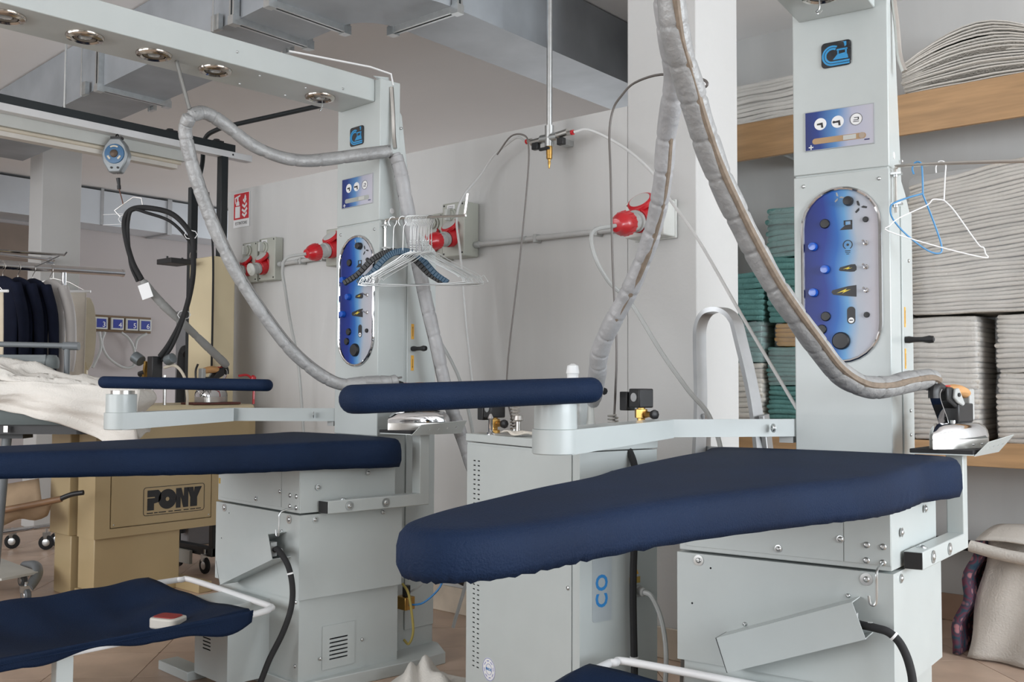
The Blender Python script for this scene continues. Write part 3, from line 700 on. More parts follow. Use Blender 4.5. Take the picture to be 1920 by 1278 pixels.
station(0, 'white ironing table with control column standing beside the aluminium ladder and shelves', .912,
        dict(pivot=(-.42, -.745), p=(-.335, -.655, 1.094), q=(-.665, -1.315, 1.070), w=(.052, .06), h=.068),
        [(.290, -.462, .513), (.336, -.466, .510), (.365, -.463, .503), (.391, -.461, .479), (.412, -.464, .431), (.421, -.471, .364), (.42, -.49, .2), (.40, -.52, .06), (.36, -.56, .012)],
        ((.045, -.98, 2.238), (.045, -1.035, 2.06)))
station(1, 'white ironing table with control column holding a bunch of wire hangers', .900,
        dict(pivot=(-.45, -.70), p=(-.485, -.775, 1.108), q=(.01, -.305, 1.098), w=(.05, .04), h=.047),
        [(.290, -.462, .513), (.340, -.480, .520), (.386, -.470, .470), (.403, -.462, .397), (.406, -.469, .325), (.392, -.492, .243), (.365, -.526, .154), (.348, -.552, .074), (.33, -.58, .013)],
        ((.13, -.79, 2.238), (.138, -.742, 2.075)))
# ------------------------------------------------------------------ steam irons
def iron(label, loc, rz, sc=1.2, group='steam irons'):
    """toe points to local -y; sole at z = 0"""
    t = thing('steam_iron', label, 'iron', loc, rz, group); t.scale = (sc, sc, sc * (.76 if sc > 1 else 1))
    def sole(w, y0, y1, n=9):
        pts = []
        for k in range(n + 1):
            f = k / n; pts.append((w * math.sin(f * PI / 2) ** .72, y0 + (y1 - .03 - y0) * f))
        pts += [(w, y1 - .03), (w * .93, y1 - .012), (w * .7, y1)]
        return pts + [(-x, y) for x, y in pts[::-1]]
    base = sole(.056, -.105, .100)
    MB().loft([[(x, y, 0) for x, y in base], [(x * 1.0, y, .026) for x, y in base], [(x * .985, y * .99, .030) for x, y in base]]).build('sole_plate', STEEL, t)
    rings = [(1.0, .030), (1.0, .040), (.965, .055), (.88, .068), (.74, .077), (.5, .081)]
    MB().loft([[(x * s, y * (s * .9 + .1) + .004 * (1 - s), z) for x, y in base] for s, z in rings]).build('shell', CHROME, t, ang=70)
    for k, y in enumerate((-.02, .03, .07)):
        o = screw(t, (.057, y, .014), (1, 0, 0), .0035)
    # front stand of bent chrome strip
    st = smooth_pts([(0, -.045, .079), (0, -.055, .10), (0, -.085, .150), (0, -.088, .172), (0, -.078, .186)], 4)
    b = MB()
    for p, q in zip(st[:-1], st[1:]): b.bar(p, q, .024, .003, up=(0, 1, .2))
    b.build('front_stand', CHROME, t)
    MB().tube(smooth_pts([(0, -.094, .158), (0, -.093, .182), (0, -.080, .194), (0, -.058, .188)], 4), .013, 10, flat=1.2).build('stand_cap', BLACK, t)
    MB().box(-.022, .022, -.012, .075, .080, .140).prism([(-.062, .150), (-.062, .192), (-.03, .192), (.02, .135), (.0, .118), (-.03, .135)], -.018, .018, 'x').build('handle_mount', BLACK, t, bevel=.004)
    MB().prism([(-.040, .158), (-.034, .186), (-.016, .190), (.018, .140), (.008, .132), (-.02, .143)], .018, .026, 'x').build('side_cover', GREYP, t, bevel=.003)
    MB().lathe((.0255, -.02, .168), (1, 0, 0), [(.0065, 0), (.0065, .003)], 10).build('cover_screw', BLACK, t)
    MB().tube(smooth_pts([(0, -.035, .176), (0, .0, .182), (0, .04, .180), (0, .075, .172)], 4), lambda f: .0165 + .003 * math.sin(f * PI), 16).build('wooden_handle', WOODL, t)
    MB().box(-.016, .016, .070, .098, .085, .187).build('rear_mount', GREYP, t, bevel=.004)
    MB().box(-.009, .009, -.060, -.022, .193, .1985).build('trigger', RED, t, bevel=.002)
    MB().cyl((-.012, -.02, .079), (-.012, -.02, .10), .006, 8).cyl((.015, -.03, .079), (.015, -.03, .088), .006, 8).build('steam_fitting', ZINC, t)
    return t
p = L(0, (.428, .080, .9292)); iron('chrome steam iron on the rest plate in front of the beige linen', p, ST[0][2] + R(-14))
p = L(1, (.428, .080, .9292)); iron('chrome steam iron on the rest plate beside the wire hangers', p, ST[1][2] + R(-14))

# ------------------------------------------------------------------ steam hoses in quilted sleeves
def hose(name, label, pts, r, m, seam_side, group=None, cuff=True):
    P = smooth_pts(pts, 9); n = len(P); c = P[n // 2]
    org = P[-1]
    t = thing(name, label, 'hose', org, 0, group)
    ln = sum((P[k + 1] - P[k]).length for k in range(n - 1))
    cnt = max(6, int(ln / .085))
    rf = lambda f: r * (1 + .05 * math.sin(f * 9) - .10 * max(0, math.cos(f * cnt * 2 * PI + 2 * math.sin(f * 7))) ** 20 + .03 * math.sin(f * cnt * 4.1)) * (1 if .012 < f < .988 else .8)
    P2 = smooth_pts(P, 3)
    MB().tube([p - org for p in P2], rf, 14, flat=.92).build('sleeve', m, t, ang=75)
    sv = Vector(seam_side).normalized() * (r * .96)
    MB().tube([p + sv - org for p in P2], r * (.30 if m is HOSE and r > .03 or m is HOSEW and r < .0295 and r > .0285 else .16), 8).build('seam', SEAM if r > .0285 else mat('grey_seam', (.16, .155, .15), .7), t)
    return t
HA = [(.045, -1.05, 2.06), (.042, -1.025, 1.97), (.035, -.975, 1.88), (.033, -.90, 1.80), (.035, -.83, 1.715), (.045, -.76, 1.625), (.068, -.70, 1.535), (.093, -.65, 1.455), (.130, -.602, 1.362), (.167, -.555, 1.286), (.195, -.467, 1.214), (.225, -.378, 1.146), (.263, -.284, 1.108), (.304, -.191, 1.104), (.342, -.101, 1.118), (.378, -.02, 1.126), (.395, .005, 1.118)]
hose('steam_hose', 'grey quilted steam hose looping down to the iron before the linen shelves', [L(0, p) for p in HA], .032, HOSE, (.72, -.68, .15), 'quilted steam hoses')
HBp = [(.032, -1.0, 2.085), (-.005, -.95, 2.02), (-.03, -.88, 1.955), (-.065, -.765, 1.875), (-.137, -.653, 1.769), (-.175, -.592, 1.671), (-.22, -.535, 1.582), (-.276, -.486, 1.488), (-.349, -.447, 1.38), (-.428, -.412, 1.283), (-.487, -.371, 1.206), (-.525, -.316, 1.142), (-.54, -.244, 1.075)]
hose('steam_hose', 'pale quilted steam hose climbing from the boiler in front of the pillar', [L(0, p) for p in HBp[:-1]] + [Vector((-1.868, 2.622, 1.052))], .029, HOSEW, (.8, -.55, .1), 'quilted steam hoses')
H2 = [(.138, -.739, 2.053), (.103, -.738, 2.004), (.094, -.709, 1.905), (.099, -.664, 1.776), (.116, -.608, 1.635), (.141, -.544, 1.502), (.181, -.466, 1.368), (.228, -.381, 1.241), (.272, -.292, 1.153), (.317, -.203, 1.104), (.366, -.115, 1.112), (.400, -.045, 1.113), (.41, -.01, 1.118)]
hose('steam_hose', 'grey quilted steam hose sagging in front of the red sockets', [L(1, p) for p in H2], .0255, HOSE, (.7, .3, .5), 'quilted steam hoses')
H3 = [(.138, -.739, 2.053), (.130, -.676, 2.075), (.132, -.603, 2.051), (.154, -.506, 1.99), (.18, -.408, 1.957), (.208, -.309, 1.951), (.24, -.209, 1.971), (.288, -.092, 2.0), (.330, .015, 2.026)]
hose('steam_hose', 'grey quilted steam hose slung from the lamp beam to the column top', [L(1, p) for p in H3], .0235, HOSE, (0, -.2, 1), 'quilted steam hoses')
H4 = [(.330, .036, 2.02), (.340, .056, 1.953), (.352, .078, 1.826), (.365, .105, 1.679), (.38, .135, 1.53), (.395, .16, 1.403), (.412, .187, 1.276), (.432, .221, 1.105), (.452, .255, .977), (.480, .289, .86), (.52, .30, .76), (.58, .30, .70)]
hose('steam_hose', 'pale quilted steam hose dropping behind the wire hangers', [L(1, p) for p in H4] + [Vector((-2.42, 2.885, .675)), Vector((-2.245, 2.84, .67))], .028, HOSEW, (-.8, -.3, 0), 'quilted steam hoses')

# ------------------------------------------------------------------ clothes hangers
def hanger_path(w=.41, h=.125, hook=.135):
    """wire clothes hanger in local x-z, the rod passes through the origin under the hook"""
    z0 = -hook
    hk = [(-.010, 0, -.034), (-.019, 0, -.018), (-.016, 0, .000), (0, 0, .0055), (.013, 0, -.002), (.010, 0, -.022), (.002, 0, -.045), (0, 0, z0)]
    loop = [(0, 0, z0), (.035, 0, z0 - .012), (.06, 0, z0 - .03), (w / 2 - .035, 0, z0 - h + .035), (w / 2 - .02, 0, z0 - h + .022), (w / 2 - .012, 0, z0 - h + .03), (w / 2, 0, z0 - h + .012), (w / 2 - .012, 0, z0 - h), (0, 0, z0 - h - .002)]
    loop += [(-x, y, z) for x, y, z in loop[-2::-1]]
    return hk, loop
hk, lp = hanger_path()
hk_me = MB().tube(smooth_pts(hk, 4), .0015, 6).mesh('hook', ZINC)
lp_me = MB().tube(smooth_pts(lp, 3), .0015, 6).mesh('frame', ZINC)
tw_me = MB().tube([(0.0022 * math.cos(k * 1.2), 0.0022 * math.sin(k * 1.2), -.135 + .045 * k / 26) for k in range(27)], .0015, 5).mesh('twist', ZINC)
def wire_hanger(loc, rz, ry, label, group):
    t = thing('wire_hanger', label, 'hanger', loc, 0, group); t.rotation_euler = (0, ry, rz)
    for n, me in (('hook', hk_me), ('frame', lp_me), ('twist', tw_me)):
        o = bpy.data.objects.new(n, me); COL.objects.link(o); o.parent = t
    return t
WH = 'thin wire clothes hanger in the bunch on the hanger rod'
for k in range(15):
    x = .443 + k * .0088
    p = L(1, (x, .020, 1.744 - (x - .5) * .092 + .0025))
    wire_hanger(p, ST[1][2] + R(36 + k * .4), R(random.uniform(-2.2, 2.2)), WH, 'wire hangers on the rod')
def plastic_hanger(loc, rz, ry, m, w, h, label, cat='hanger'):
    t = thing('plastic_hanger', label, cat, loc, 0); t.rotation_euler = (0, ry, rz)
    hkp = [(-.012, 0, -.030), (-.019, 0, -.014), (-.012, 0, .002), (0, 0, .0055), (.013, 0, -.004), (.010, 0, -.024), (.002, 0, -.042), (0, 0, -.13)]
    MB().tube(smooth_pts(hkp, 4), .0018, 6).build('hook', ZINC, t)
    b = MB()
    for s in (-1, 1):
        P = smooth_pts([(0, 0, -.13), (s * .04, 0, -.138), (s * w * .22, 0, -.165), (s * w * .36, 0, -.13 - h * .72), (s * w * .5, 0, -.13 - h)], 5)
        n = len(P)
        for k in range(n - 1):
            wd = .007 + .017 * (k / n) ** 2
            b.bar(P[k], P[k + 1], wd, .026 - .006 * k / n)
    b.build('shoulders', m, t, bevel=.002)
    return t
p = L(1, (.343, .020, 1.7575)); plastic_hanger(p, ST[1][2] + R(35), R(0), BLACK, .40, .125, 'black plastic coat hanger with broad shoulders in the bunch')
p = L(1, (.403, .020, 1.7533)); plastic_hanger(p, ST[1][2] + R(35), R(0), mat('hanger_blue', (0.025, 0.075, 0.13), 0.4), .36, .125, 'dull blue plastic coat hanger among the wire hangers')
def bent_hanger(loc, pts, r, m, label, rz=0):
    t = thing('wire_hanger', label, 'hanger', loc, rz)
    for n, q in pts: MB().tube(smooth_pts(q, 4), r, 6).build(n, m, t)
    return t
bl = mat('blue_coated_wire', (0.06, 0.25, 0.50), 0.4)
# narrow blue hanger turned nearly edge-on
bent_hanger(L(0, (.357, .020, 1.758)), [('hook', [(-.012, .0, -.03), (-.016, 0, -.012), (-.008, 0, .004), (.004, 0, .004), (.010, 0, -.008), (.012, 0, -.05), (.012, 0, -.09)]), ('frame', [(.012, 0, -.09), (-.02, -.02, -.10), (-.060, -.045, -.118), (-.068, -.05, -.135), (-.062, -.045, -.165), (-.03, -.02, -.21), (.02, .02, -.255), (.05, .04, -.262), (.052, .045, -.235), (.035, .03, -.17), (.014, .005, -.10), (.012, 0, -.09)])], .0026, bl, 'blue coated wire hanger alone on its steel rod', ST[0][2])
bent_hanger(L(0, (.420, .020, 1.753)), [('hook', [(-.014, 0, -.028), (-.014, 0, -.01), (-.006, 0, .004), (.006, 0, .003), (.012, 0, -.01), (.010, 0, -.04), (.006, 0, -.11)]), ('frame', [(.006, 0, -.11), (-.02, -.02, -.108), (-.035, -.03, -.125), (-.10, -.07, -.16), (-.125, -.09, -.185), (-.13, -.09, -.20), (-.02, -.0, -.24), (.10, .07, -.275), (.102, .075, -.262), (.098, .07, -.245), (.085, .06, -.235), (.03, .02, -.14), (.006, 0, -.11)])], .0018, PWHITE, 'white wire hanger on the steel rod before the linen', ST[0][2])

# ------------------------------------------------------------------ steam boiler
BX, BY, BA = -2.318, 2.50, R(-15)
BO = thing('steam_boiler', 'white sheet metal steam boiler cabinet with louvred door', 'boiler', (BX, BY, 0), BA)
BW, BD, BH = .625, .31, .905
cq = [(0, 0, .03), (BW, 0, .03), (BW, 0, BH), (0, 0, BH)]
vent_area = (.05, .16, .10, .965, False)
cb_ = MB().prism([(0, 0), (BW, 0), (BW, BD), (0, BD)], .03, BH, skip=(0,)).punched(cq, [vent_area]).build('cabinet', W, BO)
MB().pocket(cq, vent_area, .12).build('vent_cavity', GALV, cb_, smooth=False)
MB().box(-.004, BW + .003, -.006, BD + .003, BH + .003, BH + .030).build('lid', W, BO, bevel=.003)
DW, DH = BW - .039, BH - .058
dq = [(.004, -.003, .05), (BW - .035, -.003, .05), (BW - .035, -.003, BH - .008), (.004, -.003, BH - .008)]
dr = MB().punched(dq, [((cx_ - .004) / DW, (cx_ + .0095) / DW, (.095 + k * .0162) / DH, (.095 + k * .0162 + .0042) / DH, False) for cx_ in (.045, .072) for k in range(44)]).build('door', W, BO, smooth=False, solid=.002)
screw(dr, (BW - .05, -.0045, .50), (0, -1, 0), .007); screw(dr, (BW - .05, -.0045, .14), (0, -1, 0), .007)
sk = MB().prism(circ(.038, 28, .150, .158), -.0055, -.0042, 'y').build('sticker', PWHITE, dr, smooth=False)
MB().prism(arcband(.0355, .037, 0, 359, 28, .150, .158), -.006, -.0054, 'y').prism(arcband(.017, .0182, 0, 359, 24, .150, .158), -.006, -.0054, 'y').build('sticker_ring', mat('print_violet', (.10, .12, .45), .5), sk, smooth=False)
text('sticker_text', 'INOX', .013, PBLUE, sk, (.150, -.006, .158), (R(90), 0, 0))
for k in range(8):
    a = R(k * 45 + 12); r = .027
    MB().box(-.006, .006, 0, .0006, -.0012, .0012).xf(Matrix.Translation((.150 + r * math.cos(a), -.006, .158 + r * math.sin(a))) @ Matrix.Rotation(-a + PI / 2, 4, 'Y')).build('sticker_mark', mat('print_violet', (.10, .12, .45), .5), sk, smooth=False)
pl_ = MB().prism(rrect(.075, .30, .008, 3, .085, .55), BW, BW + .002, 'x').build('name_plate', mat('silver_plate', (.45, .49, .51), .35, .3), BO, smooth=False)
text('plate_letter', 'C', .062, PBLUE, pl_, (BW + .0025, .085, .462), (R(90), 0, R(90)), bold=.0015)
pl_.children[0].rotation_euler = (R(90), R(-90), R(90))
o = text('plate_letter', 'O', .062, PBLUE, pl_, (BW + .0025, .085, .515), (R(90), 0, R(90)), bold=.0015); o.rotation_euler = (R(90), R(-90), R(90))
MB().prism([(.205, .525), (.232, .525), (.2185, .552)], BW, BW + .0015, 'x').build('warning_triangle', AMBER, BO, smooth=False)
MB().box(BW, BW + .0015, .195, .238, .498, .517).build('warning_label', mat('yellow_plate', (.45, .30, .06), .5), BO, smooth=False)
MB().lathe((BW, .225, .475), (1, 0, 0), [(.018, 0), (.018, .012), (.014, .014), (.014, .03), (.010, .034)], 12).build('cable_gland', GREYP, BO)
MB().tube(smooth_pts([(BW + .03, .225, .475), (BW + .055, .235, .465), (BW + .07, .26, .40), (BW + .07, .28, .30), (BW + .065, .28, .18), (BW + .06, .27, .06), (BW + .06, .30, .012)], 5), .0075, 8).build('mains_cable', GREYP, BO)
MB().tube(smooth_pts([(BW - .02, .20, BH + .02), (BW + .025, .195, BH - .05), (BW + .03, .195, .75), (BW + .022, .19, .5), (BW + .028, .19, .2), (BW + .04, .17, .015)], 5), .011, 8).build('black_cable', RUBBER, BO)
for z in (.28, .62): MB().cyl((BW + .026, .19, z), (BW + .026, .19, z + .005), .0135, 10).build('cable_tie', PWHITE, BO)
MB().box(BW, BW + .025, .10, .15, .775, .835).build('connector', GREYP, BO, bevel=.003)
MB().tube(smooth_pts([(BW + .01, .10, .78), (BW + .02, .085, .79), (BW + .02, .085, .83), (BW + .02, .11, .845), (BW + .02, .14, .84)], 4), .004, 6).build('connector_clip', BLACK, BO)
for y in (.19, .225): MB().lathe((BW, y + .03, .80), (1, 0, 0), [(.009, 0), (.009, .01)], 10).build('knockout_plug', GREYP, BO)
ZT_ = BH + .03
def valve(x, y, flip=1, z0=0.0):
    ZT_ = BH + .03 + z0
    v = MB().box(x - .025, x + .025, y - .03, y + .03, ZT_ + .055, ZT_ + .115).build('solenoid_coil', BLACK, BO, bevel=.004)
    MB().prism(circ(.014, 14, x, ZT_ + .088), y - .032, y - .030, 'y').build('coil_plate', ZINC, v)
    MB().box(x - flip * .065 - .018, x - flip * .065 + .018, y - .018, y + .018, ZT_ + .045, ZT_ + .105).box(min(x - flip * .06, x), max(x - flip * .06, x), y - .006, y + .006, ZT_ + .085, ZT_ + .097).build('coil_plug', BLACK, v, bevel=.003)
    if z0: MB().cyl((x, y, ZT_ - z0), (x, y, ZT_), .011, 10).build('valve_pipe', BRASS, v)
    MB().lathe((x, y, ZT_), (0, 0, 1), [(.020, 0), (.020, .012), (.012, .014), (.012, .022), (.020, .024), (.020, .05), (.012, .052), (.012, .056)], 8).cyl((x + flip * .02, y, ZT_ + .035), (x + flip * .05, y, ZT_ + .035), .009, 8).build('valve_body', BRASS, v)
    MB().lathe((x + flip * .05, y, ZT_ + .035), (flip, 0, 0), [(.012, 0), (.015, .006), (.015, .016), (.008, .02)], 8).build('valve_knob', BLACK, v)
valve(.055, .075, 1); valve(.602, .265, 1, .045)
def spring(x, y, z, h, n=9, r=.016):
    MB().tube([(x + r * math.cos(a), y + r * math.sin(a), z + h * a / (2 * PI * n)) for a in [k * 2 * PI / 12 for k in range(12 * n + 1)]], .0028, 6).build('coil_spring', STEEL, BO)
spring(.125, .115, ZT_, .10); spring(.490, .245, ZT_, .075, 7)
MB().lathe((.10, .03, ZT_), (0, 0, 1), [(.014, 0), (.014, .006), (.008, .01), (.008, .05), (.011, .055), (.004, .07)], 12).build('safety_valve', CHROME, BO)
MB().lathe((.165, .10, ZT_), (0, 0, 1), [(.016, 0), (.016, .008), (.009, .012), (.009, .045), (.018, .05), (.014, .065)], 10).build('filler_valve', STEEL, BO)
MB().box(.02, .24, .03, .16, ZT_, ZT_ + .004).build('steel_cover_plate', STEEL, BO, bevel=.001)
MB().lathe((.39, .235, ZT_), (0, 0, 1), [(.016, 0), (.018, .03), (.012, .06), (.010, .12)], 12).build('hose_fitting', GREYL, BO)
MB().tube(smooth_pts([(.40, .24, ZT_ + .145), (.43, .24, ZT_ + .155), (.46, .235, ZT_ + .15)], 4), .012, 8).build('black_elbow', BLACK, BO)
MB().lathe((.39, .24, ZT_ + .165), (.5, -.2, .6), [(.004, 0), (.02, .004), (.022, .014), (.010, .018)], 12).build('hose_knob', BLACK, BO)
MB().lathe((.345, .235, ZT_), (0, 0, 1), [(.02, 0), (.022, .004), (.022, .14), (.018, .145)], 14).build('sight_glass', GLASS, BO)
# hose support wires rising from the boiler springs
def Bw(x, y, z): 
    c, s = math.cos(BA), math.sin(BA); return Vector((BX + c * x - s * y, BY + s * x + c * y, z))
def wirething(label, pts, r, base):
    pts = [Vector(base)] + [Vector(p) for p in pts]
    t = thing('hose_support_wire', label, 'wire stand', base)
    MB().tube([q - pts[0] for q in smooth_pts(pts, 5)], r, 6).build('wire', mat('dull_wire', (.10, .088, .08), .5, .2), t)
    MB().lathe((0, 0, 0), (0, 0, 1), [(.010, 0), (.010, .02), (.004, .024)], 10).build('socket', ZINC, t)
b1 = Bw(.125, .115, ZT_ + .0005); b2 = Bw(.490, .245, ZT_ + .0005)
wirething('thin bent wire stand leaning left over the boiler', [(-2.207, 2.579, 1.125), (-2.148, 2.579, 1.551), (-2.115, 2.579, 1.826), (-2.112, 2.579, 1.929), (-2.13, 2.579, 1.971), (-2.192, 2.579, 1.979), (-2.257, 2.579, 1.923)], .0032, b1)
wirething('tall dark wire stand with curled tip holding the pale hose', [(-1.765, 2.607, 1.211), (-1.78, 2.607, 1.489), (-1.788, 2.607, 1.787), (-1.793, 2.607, 1.929), (-1.778, 2.607, 2.006), (-1.746, 2.607, 2.044), (-1.695, 2.607, 2.077), (-1.596, 2.607, 2.084), (-1.482, 2.607, 2.05), (-1.445, 2.607, 2.036), (-1.433, 2.607, 2.022), (-1.441, 2.607, 2.014), (-1.456, 2.607, 2.025)], .0042, b2)
bo = thing('spray_bottle', 'white plastic bottle with nozzle cap standing on the boiler', 'bottle', Bw(.272, .252, ZT_ + .001), 0)
MB().lathe((0, 0, 0), (0, 0, 1), [(.040, 0), (.042, .01), (.042, .115), (.036, .15), (.026, .17)], 20).build('body', mat('milky_plastic', (.75, .77, .77), .4, alpha=.75), bo)
MB().lathe((0, 0, .17), (0, 0, 1), [(.027, 0), (.027, .02), (.020, .024), (.020, .035), (.023, .04), (.019, .065), (.006, .072)], 16).build('cap', mat('white_cap', (.78, .79, .79), .45), bo)
jg = thing('water_bottle', 'clear plastic bottle with grey liquid standing on the boiler', 'bottle', Bw(.355, .155, ZT_ + .001), 0)
MB().lathe((0, 0, 0), (0, 0, 1), [(.030, 0), (.032, .006), (.032, .12), (.016, .145), (.014, .16)], 18).build('body', mat('clear_bottle', (.70, .74, .76), .15, alpha=.35), jg)
MB().lathe((0, 0, .002), (0, 0, 1), [(.028, 0), (.0295, .004), (.0295, .085)], 18).build('liquid', mat('grey_liquid', (.16, .20, .26), .2), jg)
MB().lathe((0, 0, .16), (0, 0, 1), [(.017, 0), (.017, .02)], 14).build('cap', GREYL, jg)
rg = thing('folded_rag', 'small cream rag lying on the boiler lid', 'cloth', Bw(.245, .045, ZT_ + .0055), BA)
MB().grid(lambda u, v: ((u - .5) * .13 + .008 * math.sin(v * 9), (v - .5) * .06 + .006 * math.sin(u * 8), .006 + .006 * math.sin(u * 7) * math.cos(v * 5)), 12, 8).build('rag', CREAMC, rg, solid=.004)
# ------------------------------------------------------------------ sockets, plugs, conduits on the partition wall
YW = 3.45
def cee(parent, c, sc=1.0, lid=58):
    """red flange with a hinged lid propped up; socket mouth looks along -y and a little down"""
    M = Matrix.Translation(c) @ Matrix.Rotation(R(14), 4, 'X')
    k = sc
    MB().prism(rrect(.105 * k, .115 * k, .02 * k, 4), 0, .012 * k, 'y').lathe((0, 0, 0), (0, -1, 0), [(.052 * k, -.006), (.050 * k, .03 * k), (.047 * k, .045 * k)], 24).xf(M).build('flange', RED, parent, bevel=.002)
    L_ = M @ Matrix.Translation((0, -.045 * k, .046 * k)) @ Matrix.Rotation(R(-lid), 4, 'X')
    ld = MB().lathe((0, 0, .046 * k), (0, -1, 0), [(.050 * k, -.012 * k), (.053 * k, -.010 * k), (.053 * k, .004 * k), (.046 * k, .008 * k)], 24).box(-.018 * k, .018 * k, -.004 * k, .010 * k, -.012 * k, .02 * k).xf(L_).build('lid', RED, parent, bevel=.001)
    MB().lathe((0, 0, .046 * k), (0, -1, 0), [(.042 * k, .007 * k), (.042 * k, .0095 * k)], 24).xf(L_).build('lid_insert', mat('lid_grey', (.55, .55, .53), .4), ld)
    return M
def plug(label, M, sc, cable, body=RED, collar=GREYP, cap=False):
    k = sc; q = .25 if cap else 1.0   # a cap is only a short cover on the collar
    org = M @ Vector((0, -.05 * k, 0))
    t = thing('power_plug', label, 'plug', org)
    T = Matrix.Translation(-org) @ M
    MB().lathe((0, -.046 * k, 0), (0, -1, 0), [(.039 * k, 0), (.043 * k, .01 * k), (.043 * k, .022 * k), (.037 * k, .026 * k), (.037 * k, .080 * k)], 22).xf(T).build('collar', collar, t)
    pb = MB().lathe((0, -.112 * k, 0), (0, -1, 0), [(.040 * k, 0), (.047 * k, .005 * k * q), (.047 * k, .036 * k * q), (.040 * k, .058 * k * q), (.028 * k, .070 * k * q), (.025 * k, .084 * k * q), (.013 * k, .086 * k * q)], 16).xf(T).build('body', body, t)
    for j in range(0 if cap else 16):
        a = 2 * PI * j / 16
        MB().bar((.047 * k * math.cos(a), -.118 * k, .047 * k * math.sin(a)), (.046 * k * math.cos(a), -.148 * k, .046 * k * math.sin(a)), .005 * k, .004 * k, up=(math.cos(a), 0, math.sin(a))).xf(T).build('grip_rib', body, pb)
    if cable:
        s0 = M @ Vector((0, -.195 * k, 0))
        MB().tube(smooth_pts([s0 - org] + [Vector(p) - org for p in cable], 6), .0085, 8).build('cable', GREYP, t)
    return t
GREYB = mat('socket_box_grey', (.42, .43, .38), .45, var=.04)
# socket box near the pillar
b = thing('wall_socket', 'pale socket box with a single red outlet next to the pillar', 'wall socket', (-2.125, YW, 1.785))
MB().box(-.105, .085, -.098, -.002, -.075, .075).build('box', mat('socket_box_pale', (.60, .61, .58), .45), b, bevel=.006)
MB().box(-.110, .090, -.016, -.002, -.080, .080).build('back_plate', mat('socket_box_pale', (.60, .61, .58), .45), b, bevel=.004)
for x in (-.09, .065):
    for z in (-.062, .06): MB().cyl((x, -.0985, z), (x, -.1, z), .004, 8).build('box_screw', BLACK, b)
M = cee(b, Vector((-.012, -.099, -.005)), 1.05)
plug('red plug with grey collar in the outlet next to the pillar', Matrix.Translation(b.location) @ M, 1.05, [(-2.19, 3.07, 1.70), (-2.165, 3.05, 1.60), (-2.13, 3.10, 1.50), (-2.06, 3.14, 1.421), (-1.912, 3.12, 1.228), (-1.76, 3.05, 1.09), (-1.637, 2.98, 1.0), (-1.56, 2.93, .85), (-1.54, 2.92, .5), (-1.56, 2.92, .2), (-1.60, 2.92, .012)])
# interlocked double unit behind the hangers
def interlock(name, label, c, w, d, z0, z1, knob, cc, sc, sticker=True):
    t = thing(name, label, 'wall socket', (c[0], YW, c[1]))
    MB().box(-w / 2, w / 2, -d, -.002, z0, z1).build('box', GREYB, t, bevel=.005)
    for x in (-w / 2 + .012, w / 2 - .012):
        for z in (z0 + .015, z1 - .012): MB().cyl((x, -d, z), (x, -d - .002, z), .0045, 8).build('box_screw', BLACK, t)
    MB().lathe((knob[0], -d, knob[1]), (0, -1, 0), [(.034, 0), (.034, .008), (.026, .010), (.026, .02)], 20).build('knob_ring', GREYB, t)
    MB().box(knob[0] - .008, knob[0] + .008, -d - .045, -d - .015, knob[1] - .028, knob[1] + .028).build('switch_knob', GREYL, t, bevel=.004)
    if sticker:
        s = MB().box(knob[0] - .03, knob[0] + .02, -d - .0015, -d + .001, z1 - .032, z1 - .010).build('rating_plate', PWHITE, t, smooth=False)
        for q in range(2): MB().box(knob[0] - .024, knob[0] + .012, -d - .002, -d - .0014, z1 - .020 - q * .007, z1 - .018 - q * .007).build('print_line', PBLACK, s, smooth=False)
    M = cee(t, Vector((cc[0], -d - .001, cc[1])), sc)
    return t, M
t, M = interlock('wall_socket', 'grey interlocked socket box with rotary knob behind the hangers', (-3.205, 1.85), .145, .105, -.135, .125, (-.01, .062), (-.005, -.045), .85)
t2, M2 = interlock('wall_socket', 'grey narrow switch box tucked beside the larger box behind the hangers', (-3.355, 1.84), .11, .08, -.13, .10, (0, .05), (0, -.05), .75)
plug('red plug with grey collar hidden behind the hangers', Matrix.Translation(t.location) @ M, .85, [(-3.235, 3.10, 1.72), (-3.24, 3.10, 1.6), (-3.22, 3.2, 1.4), (-3.10, 3.30, 1.1), (-3.0, 3.3, .7), (-3.02, 3.28, .3), (-3.05, 3.2, .012)])
# pair at the left end
t, M = interlock('wall_socket', 'cream socket box with rotary knob joined to the conduit', (-4.755, 1.83), .155, .06, -.125, .125, (-.02, .07), (-.02, -.045), .85)
plug('grey capped plug in the socket joined to the conduit', Matrix.Translation(t.location) @ M, .80, None, GREYL, cap=True)
t, M = interlock('wall_socket', 'cream socket box with rotary knob farthest from the conduit', (-4.935, 1.83), .150, .055, -.125, .115, (-.01, .065), (-.01, -.045), .8)
plug('grey capped plug in the socket farthest from the conduit', Matrix.Translation(t.location) @ M, .75, None, GREYL, cap=True)
t = thing('wall_socket', 'grey socket box half hidden by the control column', 'wall socket', (-4.10, YW, 1.83))
MB().box(-.07, .09, -.095, -.002, -.09, .11).build('box', GREYB, t, bevel=.005)
MB().box(-.075, .095, -.02, -.002, -.095, .115).build('back_plate', GREYB, t, bevel=.004)
M = cee(t, Vector((-.005, -.096, .0)), .95)
plug('red plug with long hanging cable beside the control column', Matrix.Translation(t.location) @ M, .95, [(-4.20, 3.12, 1.765), (-4.235, 3.12, 1.70), (-4.25, 3.15, 1.60), (-4.30, 3.22, 1.45), (-4.33, 3.30, 1.22), (-4.33, 3.33, .98), (-4.33, 3.36, .6), (-4.34, 3.36, .2), (-4.36, 3.3, .012)])
